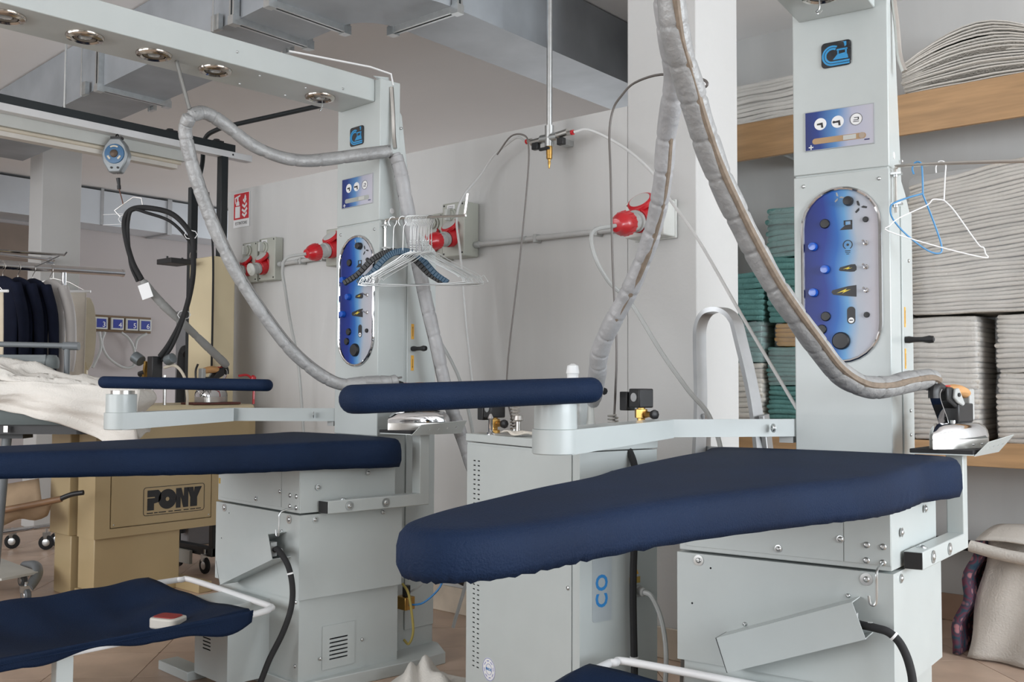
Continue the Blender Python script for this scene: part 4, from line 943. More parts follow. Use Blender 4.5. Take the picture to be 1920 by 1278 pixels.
def conduit(label, x0, x1, z0, z1):
    t = thing('conduit', label, 'pipe', (x0, YW - .03, z0))
    MB().cyl((0, 0, 0), (x1 - x0, 0, z1 - z0), .0125, 12).build('pipe', mat('conduit_grey', (.47, .47, .46), .5), t)
    for f in (.0, .32, .98):
        MB().cyl(((x1 - x0) * f, 0, (z1 - z0) * f), ((x1 - x0) * f + .03, 0, (z1 - z0) * f), .0155, 12).build('coupling', GREYP, t)
    for f in (.42, .8):
        x = (x1 - x0) * f; MB().box(x - .008, x + .008, -.016, .028, -.02 + (z1 - z0) * f, .018 + (z1 - z0) * f).build('clip', GREYP, t, bevel=.002)
conduit('grey conduit pipe running to the outlet next to the pillar', -3.13, -2.235, 1.772, 1.765)
conduit('grey conduit pipe between the cream box and the control column', -4.675, -4.175, 1.797, 1.805)
# ------------------------------------------------------------------ compressed-air drop pipe with three taps
ap = thing('air_manifold', 'galvanised air drop pipe ending in three black-handled taps', 'pipe', (-2.586, 3.30, 2.16))
MB().cyl((0, 0, .06), (0, 0, .862), .0125, 14).build('drop_pipe', ZINC, ap)
MB().cyl((0, 0, -.02), (0, 0, .072), .020, 12).cyl((-.045, 0, .018), (.045, 0, .018), .019, 12).build('cross_fitting', ZINC, ap)
for s in (-1, 1):
    tp = MB().cyl((s * .04, 0, .018 + .004 * s), (s * .10, 0, .020 + .008 * s), .015, 12).cyl((s * .098, 0, .022), (s * .122, 0, .022), .011, 8).build('tap', STEEL, ap)
    MB().cyl((s * .120, 0, .022), (s * .130, 0, .022), .0115, 10).build('push_ring', RED, tp)
    MB().box(s * .07 - .017, s * .07 + .017, -.018, .006, -.024, .006).build('tap_handle', BLACK, tp, bevel=.003)
tp = MB().cyl((0, 0, -.02), (0, 0, -.055), .014, 12).lathe((0, 0, -.055), (0, 0, -1), [(.013, 0), (.013, .018), (.007, .022), (.0055, .03), (.007, .036), (.004, .05), (.004, .06)], 10).build('tap', BRASS, ap)
MB().box(-.045, .01, -.018, -.004, -.035, -.022).build('tap_handle', BLACK, tp, bevel=.002)
MB().box(-.02, .02, .02, .148, .005, .03).build('wall_bracket', ZINC, ap)
AT = mat('air_tube', (.66, .66, .65), .4, alpha=.9)
def airtube(label, pts):
    o = Vector(pts[-1]); t = MB().tube(smooth_pts(pts, 6), .0058, 8).build('air_tube', AT, None, origin=tuple(o))
    tag(t, label, 'tube')
airtube('white air tube arching left toward the grey socket box', [(-2.718, 3.30, 2.182), (-2.79, 3.33, 2.22), (-2.867, 3.35, 2.208), (-2.965, 3.36, 2.166), (-3.048, 3.37, 2.095), (-3.105, 3.31, 1.99), (-3.12, 3.28, 1.88), (-3.085, 3.27, 1.70), (-3.05, 3.27, 1.4), (-3.0, 3.28, 1.0)])
airtube('white air tube crossing the pillar down to the ironing table', [(-2.454, 3.30, 2.182), (-2.40, 3.33, 2.19), (-2.305, 3.38, 2.136), (-2.198, 3.38, 2.057), (-2.095, 3.36, 1.962), (-1.985, 3.30, 1.84), (-1.787, 3.178, 1.643), (-1.533, 3.016, 1.346), (-1.281, 2.89, 1.034)])
pk = MB().tube([(-3.45, 3.405, .235), (-3.1, 3.405, .165), (-2.6, 3.405, .12)], .03, 10).build('black_pipe', RUBBER, None, origin=(-3.0, 3.41, .12))
tag(pk, 'black lagged pipe sloping along the foot of the partition', 'pipe')
# pneumatic gear on the back of the hanger table's column
pn = thing('pneumatic_unit', 'small filter with blue and yellow air tubes behind the base', 'valve', L(1, (.335, .10, .22)), ST[1][2])
MB().box(-.03, .03, -.02, .03, .0, .05).build('valve_block', BRASS, pn, bevel=.003)
MB().cyl((.0, .01, .05), (0, .01, .09), .016, 12).build('filter_cap', BLACK, pn)
MB().tube(smooth_pts([(.03, .0, .02), (.07, .04, .03), (.11, .09, .09), (.12, .10, .16), (.11, .09, .22)], 5), .004, 8).build('blue_tube', PBLUE, pn)
MB().tube(smooth_pts([(.0, -.01, .10), (.035, -.01, .07), (.05, -.005, .0), (.055, 0, -.08), (.03, 0, -.13), (.0, 0, -.12)], 5), .005, 8).build('yellow_tube', mat('yellow_tube', (.45, .36, .10), .5), pn)
MB().tube(smooth_pts([(.0, .02, .06), (.05, .05, .10), (.075, .06, .18), (.06, .05, .26), (.03, .04, .30)], 5), .004, 8).build('grey_tube', GREYP, pn)
MB().box(.105, .125, .08, .11, .205, .26).build('filter_bowl', GREYL, pn, bevel=.004)
# crumpled cloth on the floor between boiler and base
fc = MB().grid(lambda u, v: (-2.53 + .31 * (u - .5) + .02 * math.sin(v * 7), 2.52 + .30 * (v - .5) + .02 * math.sin(u * 9), .012 + .10 * math.sin(PI * u) * math.sin(PI * v) * (.7 + .5 * math.sin(u * 11 + v * 5) * math.cos(v * 9))), 40, 34).build('floor_cloth', SHEET, None, origin=(-2.53, 2.52, 0), solid=.004, ang=80)
tag(fc, 'crumpled cream cloth on the floor beside the boiler', 'cloth')

# ------------------------------------------------------------------ fire extinguisher sign
sg = thing('safety_sign', 'red and white fire extinguisher sign on the partition wall', 'sign', (-5.10, YW - .003, 2.168))
MB().box(-.083, .083, -.002, .001, -.108, .106).build('plate', PWHITE, sg, smooth=False)
rd = MB().box(-.078, .078, -.0035, -.0018, -.058, .102).build('red_field', mat('sign_red', (.55, .01, .02), .4), sg, smooth=False)
b = MB(); y0, y1 = -.0045, -.0034
b.box(-.062, -.012, y0, y1, -.048, .022).prism([(-.055, .028), (-.018, .028), (-.022, .050), (-.034, .062), (-.05, .050)], y0, y1, 'y').box(-.045, -.03, y0, y1, .06, .08).prism([(-.062, .082), (-.010, .094), (-.012, .084), (-.058, .072)], y0, y1, 'y').prism([(-.068, .078), (-.062, .04), (-.056, .04), (-.062, .08)], y0, y1, 'y')
b.build('extinguisher_pictogram', PWHITE, rd, smooth=False)
b = MB()
for zz, w in ((-.045, .026), (-.018, .03), (.012, .026), (.042, .018)):
    b.prism([(.036 - w, zz + .012), (.036, zz - .006), (.036 + w, zz + .016), (.036 + w * .7, zz + .030), (.036, zz + .010), (.036 - w * .8, zz + .024)], y0, y1, 'y')
b.prism([(.028, .058), (.044, .058), (.05, .075), (.04, .092), (.034, .075)], y0, y1, 'y')
b.build('flame_pictogram', PWHITE, rd, smooth=False)
text('sign_text', 'ESTINTORE', .026, mat('sign_grey', (.12, .12, .12), .5), sg, (0, -.0025, -.083), (R(90), 0, 0), sx=.95)

# ------------------------------------------------------------------ aluminium step ladder beside the pillar
ld = thing('step_ladder', 'aluminium step ladder with rounded hoop top beside the pillar', 'ladder', (-1.72, 3.25, 0))
def strip(pts, w, th, name, m=ALU, parent=ld, wd=(0, 1, 0)):
    P = smooth_pts(pts, 6); b = MB(); wv = Vector(wd).normalized() * w / 2
    vs = []; 
    for k, p in enumerate(P):
        t = (P[min(k + 1, len(P) - 1)] - P[max(k - 1, 0)]).normalized(); n = t.cross(wv.normalized()).normalized() * th / 2
        vs += [p - wv - n, p + wv - n, p + wv + n, p - wv + n]
    fs = []
    for k in range(len(P) - 1):
        for j in range(4): fs.append((k * 4 + j, k * 4 + (j + 1) % 4, (k + 1) * 4 + (j + 1) % 4, (k + 1) * 4 + j))
    fs += [(3, 2, 1, 0), tuple((len(P) - 1) * 4 + j for j in range(4))]
    b.add(vs, fs); return b.build(name, m, parent)
o_ = Vector((-1.72, 3.25, 0))
hoop = [(-1.80, 3.10, .0), (-1.815, 3.18, .5), (-1.84, 3.28, .98), (-1.853, 3.30, 1.24), (-1.850, 3.30, 1.33), (-1.825, 3.30, 1.378), (-1.785, 3.30, 1.392), (-1.745, 3.30, 1.386), (-1.708, 3.30, 1.355), (-1.685, 3.30, 1.29), (-1.618, 3.30, .985), (-1.54, 3.22, .5), (-1.47, 3.12, 0)]
strip([Vector(p) - o_ for p in hoop], .055, .018, 'front_frame', wd=(.25, 1, 0))
for k, z in enumerate((.25, .5, .75)):
    MB().box(-.095 - (0.75 - z) * .02, .17 - z * .09, -.13 + z * .13 - .04, -.13 + z * .13 + .04, z - .012, z + .012).build('step', ALU, ld, bevel=.003)
for x in (-.11, .13):
    MB().bar((x, .05, 1.0), (x * 1.5, .165, 0.0), .05, .02, up=(1, 0, 0)).build('rear_leg', ALU, ld, bevel=.003)
MB().bar((-.15, .14, .25), (.18, .14, .25), .03, .02).build('rear_brace', ALU, ld)
MB().bar((-.11, .05, .86), (.10, .05, .86), .02, .03).build('top_brace', ALU, ld)

# ------------------------------------------------------------------ wall shelves and wrapped linen
def shelf(name, label, x0, x1, y0, z0, z1, lip):
    t = thing(name, label, 'shelf', ((x0 + x1) / 2, 4.90, z0)); w = (x1 - x0) / 2
    MB().box(-w, w, y0 - 4.9 + .02, -.002, z1 - z0 - .03, z1 - z0 - .004).build('shelf_board', WOOD, t)
    MB().box(-w, w, y0 - 4.9, y0 - 4.9 + .022, 0, z1 - z0).build('front_fascia', WOOD, t, bevel=.002)
    for x in (-w * .8, 0, w * .8): MB().box(x - .01, x + .01, y0 - 4.9 + .03, -.002, .0, z1 - z0 - .03).build('bracket', ZINC, t)
shelf('upper_shelf', 'thick wooden upper shelf carrying wrapped linen', -2.45, 1.2, 4.55, 2.262, 2.452, .19)
shelf('lower_shelf', 'thin wooden lower shelf under the tall linen stacks', -2.45, 1.2, 4.45, .765, .868, .10)
def fold_stack(name, label, cat, m, x0, x1, y0, y1, z0, z1, n, seed, group=None, wrap=False, slump=0.0, round_l=.5, tilt=0.0, mound=0.0):
    """pile of folded cloth: each fold is a soft slab with its own rounded edge and slight waviness"""
    rnd = random.Random(seed); t = thing(name, label, cat, ((x0 + x1) / 2, (y0 + y1) / 2, z0), 0, group)
    w, d, h = (x1 - x0) / 2, (y1 - y0) / 2, (z1 - z0) / n
    b = MB(); ph = rnd.uniform(0, 6)
    for k in range(n):
        jx, jy = rnd.uniform(-.006, .006), rnd.uniform(-.014, .010); wv = rnd.uniform(.3, 1.0) * h * .5
        kk = (k + .5) / n; bow = 1 - .10 * round_l * (2 * kk - 1) ** 4
        prof = [(.0, .06), (.006, .0), (.011, .22), (.013, .5), (.011, .80), (.005, 1.0), (.0, .97)]
        ol = []
        for q in range(11): ol.append((-w + 2 * w * q / 10, -d))
        for q in range(1, 5): ol.append((w, -d + 2 * d * q / 4))
        for q in range(1, 11): ol.append((w - 2 * w * q / 10, d))
        for q in range(1, 4): ol.append((-w, d - 2 * d * q / 4))
        rings = []
        for e, f in prof:
            r = []
            for (x, y) in ol:
                sx = 1 if x > 0 else -1; ex = e if abs(abs(x) - w) < 1e-6 else 0; ey = e if abs(abs(y) - d) < 1e-6 else 0
                cr = 1 - .03 * (abs(abs(x) - w) < 1e-6 and abs(abs(y) - d) < 1e-6)
                zz = k * h + f * h + wv * math.sin(x * 22 + ph + k * .5) * .4 - slump * max(0, (x / w)) ** 2 * kk + tilt * x * kk + mound * kk * math.cos(x / w * 1.45) ** 1.0
                r.append(((x + sx * ex) * bow * cr + jx, (y + (1 if y > 0 else -1) * ey) * bow * cr + jy, zz))
            rings.append(r)
        b.loft(rings)
    b.build('folded_cloth', m, t, ang=50)
    if wrap:
        rings = []
        W2, D2, H = w + .019, d + .028, z1 - z0
        for f, e in ((.005, .98), (.25, 1.01), (.5, 1.0), (.75, 1.01), (.97, .985), (1.0, .93)):
            r = []
            for q in range(40):
                a = 2 * PI * q / 40; cs, sn = math.cos(a), math.sin(a); p = .28
                x = W2 * e * math.copysign(abs(cs) ** p, cs); y = D2 * e * math.copysign(abs(sn) ** p, sn)
                g = .006 * math.sin(q * 2.7 + f * 9 + seed) + .004 * math.sin(q * 5.3 - f * 14)
                r.append((x * (1 + g), y * (1 + g), f * H - .006 * abs(math.sin(q * 1.7 + seed)) * f))
            rings.append(r)
        b2 = MB().loft(rings); b2.f = b2.f[:-2] + [b2.f[-1]]
        b2.build('plastic_wrap', PLASTIC, t, ang=25)
    return t
GT, GL = 'teal towel packs on the lower shelf', 'linen packs on the lower shelf'
ZL = .866
fold_stack('towel_pack', 'teal towel pack topmost of the stacks beside the control column', 'towels', TEAL, -2.17, -1.90, 4.58, 4.86, 1.748, 1.995, 9, 1, GT, True)
fold_stack('towel_pack', 'teal towel pack directly below the topmost teal pack', 'towels', TEAL, -2.17, -1.90, 4.58, 4.86, 1.42, 1.746, 11, 2, GT)
fold_stack('towel_pack', 'teal towel pack beside the pillar on top of its stack', 'towels', TEAL, -2.385, -2.215, 4.58, 4.86, 1.435, 1.685, 9, 3, GT)
fold_stack('towel_pack', 'teal towel pack beside the pillar between teal and cream packs', 'towels', TEAL, -2.385, -2.215, 4.58, 4.86, 1.222, 1.433, 8, 4, GT, True)
fold_stack('towel_pack', 'cream towel pack in clear wrap under the teal packs by the pillar', 'towels', CREAMC, -2.385, -2.218, 4.58, 4.86, ZL + .002, 1.22, 14, 5, GT, True)
fold_stack('towel_pack', 'ochre towel pack squeezed among the teal packs', 'towels', OCHRE, -2.13, -1.90, 4.58, 4.86, 1.30, 1.418, 5, 6, GT, True)
fold_stack('towel_pack', 'wrapped teal towel pack under the ochre pack', 'towels', TEAL, -2.17, -1.90, 4.58, 4.86, ZL + .24, 1.298, 9, 7, GT, True)
fold_stack('towel_pack', 'teal towel pack lying on the lower shelf board', 'towels', TEAL, -2.17, -1.90, 4.58, 4.86, ZL + .002, ZL + .238, 10, 8, GT)
fold_stack('linen_pack', 'beige sheet pack in wrap, wide one topping the tall stack', 'linen', BEIGEC, -1.46, -.78, 4.52, 4.86, 1.425, 2.06, 36, 11, GL, True, round_l=.3, tilt=.14)
fold_stack('linen_pack', 'beige sheet pack behind the steam iron, lower left of the gap', 'linen', BEIGEC, -1.46, -1.185, 4.54, 4.86, ZL + .002, 1.415, 24, 12, GL, True, round_l=.8)
fold_stack('linen_pack', 'beige sheet pack right of the dark gap, resting on another', 'linen', BEIGEC, -1.10, -.78, 4.54, 4.86, 1.165, 1.415, 12, 13, GL, True, round_l=.8)
fold_stack('linen_pack', 'beige sheet pack right of the dark gap, on the shelf board', 'linen', BEIGEC, -1.10, -.78, 4.54, 4.86, ZL + .002, 1.163, 13, 14, GL, True, round_l=.8)
fold_stack('linen_pack', 'beige sheet pack hidden mostly by the control column', 'linen', BEIGEC, -1.855, -1.51, 4.54, 4.86, ZL + .002, 1.95, 40, 15, GL)
GU = 'linen packs on the upper shelf'
fold_stack('linen_pack', 'white wrapped linen pack on the upper shelf by the pillar', 'linen', SHEET, -2.40, -1.92, 4.57, 4.86, 2.452, 2.66, 10, 21, GU, True, round_l=.6)
fold_stack('linen_pack', 'cream folded linen pile heaped on the upper shelf, slumping sideways', 'linen', SHEET, -1.50, -.84, 4.57, 4.86, 2.452, 2.60, 18, 22, GU, False, slump=.02, round_l=1.2, mound=.13)
# linen bundle on the floor with a floral cloth beneath
fl_ = mat('floral_print', (.10, .07, .10), .9)
nt = fl_.node_tree; vo = nt.nodes.new('ShaderNodeTexVoronoi'); vo.inputs['Scale'].default_value = 26
rp = nt.nodes.new('ShaderNodeValToRGB'); e = rp.color_ramp.elements
e[0].position, e[0].color = .0, (.42, .20, .22, 1); e[1].position, e[1].color = 1, (.03, .05, .09, 1)
for p_, c_ in ((.25, (.38, .17, .19, 1)), (.38, (.05, .07, .10, 1)), (.6, (.16, .05, .08, 1)), (.75, (.04, .08, .11, 1))):
    n_ = e.new(p_); n_.color = c_
nt.links.new(nt.nodes['Texture Coordinate'].outputs['Object'], vo.inputs['Vector']); nt.links.new(vo.outputs['Distance'], rp.inputs[0]); nt.links.new(rp.outputs[0], nt.nodes['Principled BSDF'].inputs['Base Color'])
lb_ = thing('linen_bundle', 'grey white linen bundle standing on the floor under the shelves', 'linen', (-.95, 4.42, 0))
def drape(u, v, o=0.0):
    x = -.22 + .62 * v; z = .475 * (1 - u); 
    return (x + .07 * (1 - u) * (1 - v) + .008 * math.sin(u * 9 + v * 6), -.14 - .02 * u + .012 * math.sin(v * 19 + u * 4) + .05 * (1 - u) - o - .055 * v, z + .008)
MB().box(-.15, .40, -.07, .355, .002, .42).build('folded_core', BEIGEC, lb_, bevel=.04)
MB().grid(lambda u, v: drape(u, v), 22, 24).build('outer_sheet', mat('grey_white_cotton', (.60, .56, .51), .95, var=.06, vscale=7, bump=.3, bscale=120), lb_, solid=.006, ang=80)
MB().tube(smooth_pts([(-.20, -.16, .455), (-.05, -.17, .432), (.15, -.19, .425), (.40, -.23, .43)], 4), .022, 10).grid(lambda u, v: (-.18 + .58 * v + .05 * u, -.16 - .05 * v + .45 * u, .465 + .055 * math.sin(PI * (u * .8 + .1)) + .008 * math.sin(v * 8)), 12, 16).build('top_fold', mat('grey_white_cotton', (.60, .56, .51), .95), lb_, solid=.006, ang=80)
fb = MB().grid(lambda u, v: (-.272 + .10 * (1 - u) + .012 * math.sin(u * 14) - .004, -.15 + .35 * v, .47 * (1 - u) ** .9 + .006), 16, 8).build('floral_cloth', fl_, None, origin=None, solid=.03, ang=80)
fb.location = (-.95, 4.42, 0); tag(fb, 'dark floral cloth with pink blooms folded against the linen bundle', 'cloth')
bp_ = MB().tube(smooth_pts([(-1.7, 4.84, .37), (-1.4, 4.83, .372), (-1.16, 4.82, .36), (-.9, 4.82, .34)], 5), .026, 10).build('black_pipe', RUBBER, None, origin=(-1.2, 4.83, .36))
tag(bp_, 'black foam lagged pipe along the wall above the linen bundle', 'pipe')
# ------------------------------------------------------------------ beige laundry press at the end of the partition
pr = thing('laundry_press', 'beige enamelled laundry press with black lettered front panel', 'press', (-4.80, 2.90, 0))
bq = [(0, -.49, .311), (0, .46, .311), (0, .46, .91), (0, -.49, .91)]
rcs = (.081 / .95, .669 / .95, .045 / .599, .495 / .599, False)
pbd = MB().prism([(-.18, -.49), (0, -.49), (0, .46), (-.18, .46)], .311, .91, skip=(1,)).punched(bq, [rcs]).build('body', BEIGE, pr)
MB().pocket(bq, rcs, .016).build('panel_recess', BEIGE, pbd, smooth=False)
MB().box(-.19, -.02, -.478, .0, .045, .311).build('pedestal', BEIGE, pr, bevel=.004)
MB().box(-.20, .0, -.49, .02, 0, .045).box(-.12, .22, -.03, .05, 0, .055).build('foot_plate', BEIGE, pr, bevel=.004)
MB().box(-.43, -.215, -.52, .0, .311, .93).build('rear_body', BEIGE, pr, bevel=.006)
MB().box(-.41, -.225, -.50, .0, 0.0, .311).build('rear_pedestal', BEIGE, pr, bevel=.004)
MB().box(-.225, -.18, -.40, .0, .10, .33).build('gap_panel', BLACKP, pr)
pn_ = MB().box(-.0165, .003, -.403, .173, .362, .80).build('front_panel', BEIGE, pr, smooth=False)
fr = MB(); oy, oz, w, h = -.049, .478, .362, .150
o1 = rrect(w, h, .016, 4, oy, oz); o2 = rrect(w - .006, h - .006, .013, 4, oy, oz)
vs = [(.0038, y, z) for y, z in o1] + [(.0038, y, z) for y, z in o2]; n = len(o1)
fr.add(vs, [(k, (k + 1) % n, n + (k + 1) % n, n + k) for k in range(n)]).build('logo_frame', PBLACK, pn_, smooth=False, solid=.0006)
def letter(polys, name='logo_letter'):
    b = MB()
    for p in polys: b.prism([(y - .049, z) for y, z in p], .003, .0042, 'x')
    return b.build(name, PBLACK, pn_, smooth=False)
z0, z1 = .430, .536
letter([[(-.158, z0), (-.120, z0), (-.120, .465), (-.095, .470), (-.080, .485), (-.080, .520), (-.095, z1), (-.158, z1), (-.158, .500), (-.115, .500), (-.115, .494), (-.158, .494)]])
b = MB().prism([(y - .049, z) for y, z in arcband(.011, .053, 0, 359.5, 30, -.042, .483)], .003, .0042, 'x'); b.build('logo_letter', PBLACK, pn_, smooth=False)
letter([[(.008, z0), (.036, z0), (.036, .490), (.052, z0), (.082, z0), (.082, z1), (.056, z1), (.054, .486), (.040, z1), (.008, z1)]])
letter([[(.094, z0), (.136, z0), (.136, .480), (.164, z1), (.120, z1), (.116, .505), (.112, z1), (.076, z1), (.094, .480)]])
for k, (a, c) in enumerate(((-.160, -.125), (-.118, -.098), (-.092, -.05), (-.035, -.01), (.0, .04), (.055, .085), (.095, .125), (.13, .16))):
    MB().box(.003, .0042, a - .049, c - .049, .4135, .4185).build('small_print', PBLACK, pn_, smooth=False)
for y in (-.39, .16):
    for z in (.375, .72): screw(pn_, (.003, y, z), (1, 0, 0), .004)
MB().box(-.55, .06, -.38, .42, .93, .985).build('buck', CREAM, pr, bevel=.02)
MB().cyl((.0, -.43, .845), (.05, -.43, .845), .035, 20).build('round_knob', BLACK, pr)
tl = MB().box(-.352, -.10, .23, .375, .48, 1.835).build('tall_cabinet', CREAM, pr, bevel=.006)
MB().tube(smooth_pts([(-.12, .20, 2.2), (-.09, .218, 1.86), (-.088, .222, 1.5), (-.09, .222, 1.1)], 5), .006, 6).build('cabinet_cable', RUBBER, pr)
MB().box(-.215, -.165, .315, .36, 1.835, 2.441).build('post', BLACKP, pr, bevel=.003)
MB().box(-.40, -.36, .24, .285, .9, 2.27).build('post', BLACKP, pr, bevel=.003)
MB().tube(smooth_pts([(-.32, .22, 1.84), (-.305, .215, 1.865), (-.27, .22, 1.875)], 4), .01, 8).build('post_bracket', STEEL, pr)
MB().tube(smooth_pts([(-.40, .28, 2.2), (-.415, .34, 2.42), (-.42, .35, 2.545), (-.385, .35, 2.60), (-.30, .35, 2.618), (-.148, .35, 2.622), (.32, .35, 2.603), (.85, .35, 2.581)], 5), .014, 10).build('overhead_tube', BLACKP, pr)
MB().box(-.37, -.215, .03, .16, 1.785, 1.815).build('arm_bar', BLACK, pr, bevel=.002)
for y in (.05, .145): MB().cyl((-.29, y, 1.815), (-.29, y, 1.83), .006, 8).build('bar_stud', BLACK, pr)
# overhead rail
rl = thing('overhead_rail', 'long white overhead rail with black top carrying the balancer', 'rail', (-5.0, 2.5, 2.38))
MB().box(-.03, .03, -2.2, .81, .098, .142).build('black_track', BLACKP, rl, bevel=.002)
MB().box(-.028, .034, -2.2, .925, .060, .098).build('white_profile', mat('rail_white', (.66, .66, .66), .4), rl, bevel=.002)
MB().box(-.078, -.030, -2.2, .52, .0, .062).build('lower_profile', GREYL, rl, bevel=.002)
MB().cyl((-.052, -2.2, -.010), (-.052, .50, -.010), .011, 10).build('cable_pipe', mat('cream_pipe', (.58, .52, .42), .5), rl)
MB().box(-.110, -.052, -2.2, .48, -.045, -.02).build('lamp_strip', mat('strip_cream', (.60, .57, .52), .5), rl)
for y in (.40, .70): MB().cyl((0, y, .142), (0, y, .16), .018, 10).box(-.03, .03, y - .03, y + .03, .142, .15).build('roller', BLACK, rl)
MB().cyl((.0345, .79, .08), (.036, .79, .08), .006, 8).build('rail_bolt', BLACK, rl)
for y in (-1.5, -.2): MB().cyl((0, y, .142), (0, y, .645), .006, 8).build('ceiling_rod', ZINC, rl)
# balancer
ba = thing('spring_balancer', 'grey spring balancer with a blue dial hanging from the rail', 'balancer', (-4.972, 2.573, 2.228))
bo_ = [(-.030, 0), (.030, 0), (.062, .055), (.072, .10), (.055, .15), (.028, .185), (-.028, .185), (-.055, .15), (-.072, .10), (-.062, .055)]
M = Matrix.Rotation(R(40), 4, 'Z')
MB().prism(bo_, -.028, .028, 'y').xf(M).build('housing', mat('balancer_grey', (.26, .28, .29), .4, .5), ba, bevel=.008)
dl = MB().lathe((0, -.028, .10), (0, -1, 0), [(.054, 0), (.052, .006), (.030, .008)], 26).xf(M).build('dial', mat('dial_blue', (.035, .12, .24), .35), ba)
MB().lathe((0, -.035, .10), (0, -1, 0), [(.022, 0), (.020, .006), (.010, .012)], 16).xf(M).build('hub', mat('hub_brown', (.10, .07, .05), .5, .3), dl)
MB().prism(arcband(.036, .044, 60, 120, 8, 0, .10), -.0375, -.034, 'y').prism(arcband(.03, .04, 200, 235, 6, 0, .10), -.0375, -.034, 'y').prism(arcband(.03, .04, 305, 340, 6, 0, .10), -.0375, -.034, 'y').xf(M).build('dial_marks', mat('dial_cream', (.55, .50, .40), .5), dl, smooth=False)
MB().tube(smooth_pts([(-.012, 0, .185), (-.014, 0, .20), (0, 0, .212), (.014, 0, .20), (.012, 0, .185)], 4), .004, 6).build('top_eye', BLACK, ba)
MB().box(-.03, .03, -.016, .016, .185, .197).xf(M).build('top_cap', BLACK, ba)
for x in (-.014, .02): MB().cyl((x, -.030, .025), (x, -.033, .025), .006, 8).xf(M).build('housing_bolt', BLACK, ba)
MB().cyl((0, 0, 0), (.008, .01, -.06), .0015, 6).build('wire_rope', STEEL, ba)
MB().cyl((.006, .008, -.025), (.009, .012, -.065), .011, 10, .008).cyl((.009, .012, -.065), (.010, .013, -.085), .010, 10).build('stopper', BLACK, ba)
MB().tube(smooth_pts([(.010, .013, -.085), (.012, .02, -.11), (.016, .026, -.135), (.02, .032, -.165)], 4), .003, 6).build('snap_hook', mat('rusty_hook', (.16, .08, .06), .5, .5), ba)
MB().tube([(.02, .032, -.165), (.055, .07, -.125), (.085, .10, -.13), (.09, .105, -.165)], .0025, 6).build('hanger_wire', STEEL, ba)
MB().tube([(.02, .032, -.165), (-.01, .0, -.20), (.01, .025, -.235)], .0025, 6).build('hanger_wire', STEEL, ba)
# looped black hoses and grey sleeve to the press iron
lh = thing('looped_hose', 'twin black rubber hoses looped from the balancer to the valve cluster', 'hose', (-4.80, 2.75, 1.235))
LP = [(-4.799, 2.75, 1.245), (-4.753, 2.784, 1.325), (-4.695, 2.825, 1.469), (-4.657, 2.846, 1.64), (-4.648, 2.846, 1.783), (-4.655, 2.833, 1.897), (-4.725, 2.768, 2.004), (-4.822, 2.684, 2.039), (-4.892, 2.625, 2.032), (-4.923, 2.601, 1.98), (-4.922, 2.608, 1.881), (-4.898, 2.635, 1.753), (-4.862, 2.672, 1.655)]
o_ = lh.location
MB().tube([p - o_ for p in smooth_pts(LP, 6)], .0145, 10).build('hose', RUBBER, lh)
LP2 = [(p[0] + .022 * math.sin(k * .9), p[1] + .012 * math.cos(k * 1.3), p[2] - .022 * abs(math.cos(k * .62)) - (.02 if 4 < k < 8 else 0)) for k, p in enumerate(LP)]
MB().tube([p - o_ for p in smooth_pts(LP2, 6)], .009, 8).build('thin_hose', RUBBER, lh)
for k in (2, 5, 9): p = Vector(LP[k]) - o_; MB().tube([p + Vector((.03 * math.cos(a * PI / 4), .02 * math.cos(a * PI / 4), .024 * math.sin(a * PI / 4))) for a in range(8)], .0025, 5, closed=True).build('cable_tie', PWHITE, lh)
for z in (2.0, 1.945): MB().bar(Vector((-5.0, 2.52, z)) - o_, Vector((-4.925, 2.60, z + .008)) - o_, .003, .002).build('tie_tail', PWHITE, lh)
gs = [(-4.862, 2.672, 1.650), (-4.805, 2.765, 1.525), (-4.76, 2.875, 1.415), (-4.755, 3.02, 1.295), (-4.778, 3.15, 1.203)]
hose('steam_hose', 'thin grey sleeve hose slanting down to the press iron', gs, .022, mat('grey_sleeve', (.26, .26, .25), .7, var=.1, bump=.3), (0, 0, 1))
tg = MB().box(-.03, .03, -.002, .002, -.05, .03).xf(Matrix.Translation((-4.813, 2.664, 1.60)) @ Matrix.Rotation(R(40), 4, 'Z') @ Matrix.Rotation(R(-20), 4, 'Y')).build('paper_tag', PWHITE, None, origin=(-4.813, 2.664, 1.60))
tag(tg, 'white paper tag stuck at the start of the grey sleeve', 'tag')
# valve cluster over the press
vc = thing('valve_cluster', 'cluster of small steam valves under the looped black hoses', 'valve', (-4.83, 2.735, .986))
MB().cyl((-.10, 0, 0), (-.10, 0, .14), .009, 8).cyl((.06, .03, 0), (.06, .03, .16), .009, 8).cyl((-.02, 0, 0), (-.02, 0, .12), .009, 8).build('riser_pipes', STEEL, vc)
MB().lathe((-.10, -.02, .235), (-.6, -.2, .35), [(.03, 0), (.032, .01), (.032, .05), (.025, .055)], 14).build('valve_cap', mat('valve_grey', (.14, .16, .17), .4, .3), vc)
MB().lathe((.07, .03, .235), (.7, .2, .25), [(.024, 0), (.028, .01), (.028, .05), (.02, .055)], 12).build('valve_cap', mat('valve_grey', (.14, .16, .17), .4, .3), vc)
MB().box(-.02, .035, -.03, .03, .14, .26).build('valve_body', BLACK, vc, bevel=.004)
MB().cyl((-.10, 0, .14), (-.08, 0, .235), .014, 8).cyl((.02, 0, .12), (.02, 0, .15), .015, 8).build('brass_joint', BRASS, vc)
MB().cyl((-.13, -.01, .165), (-.09, 0, .175), .016, 8).build('hand_wheel', BLACK, vc)
MB().tube(smooth_pts([(.05, .03, .20), (.11, .06, .21), (.15, .09, .15), (.165, .10, .05), (.165, .10, .0)], 5), .008, 8).build('white_pipe', mat('cream_pipe', (.58, .52, .42), .5), vc)
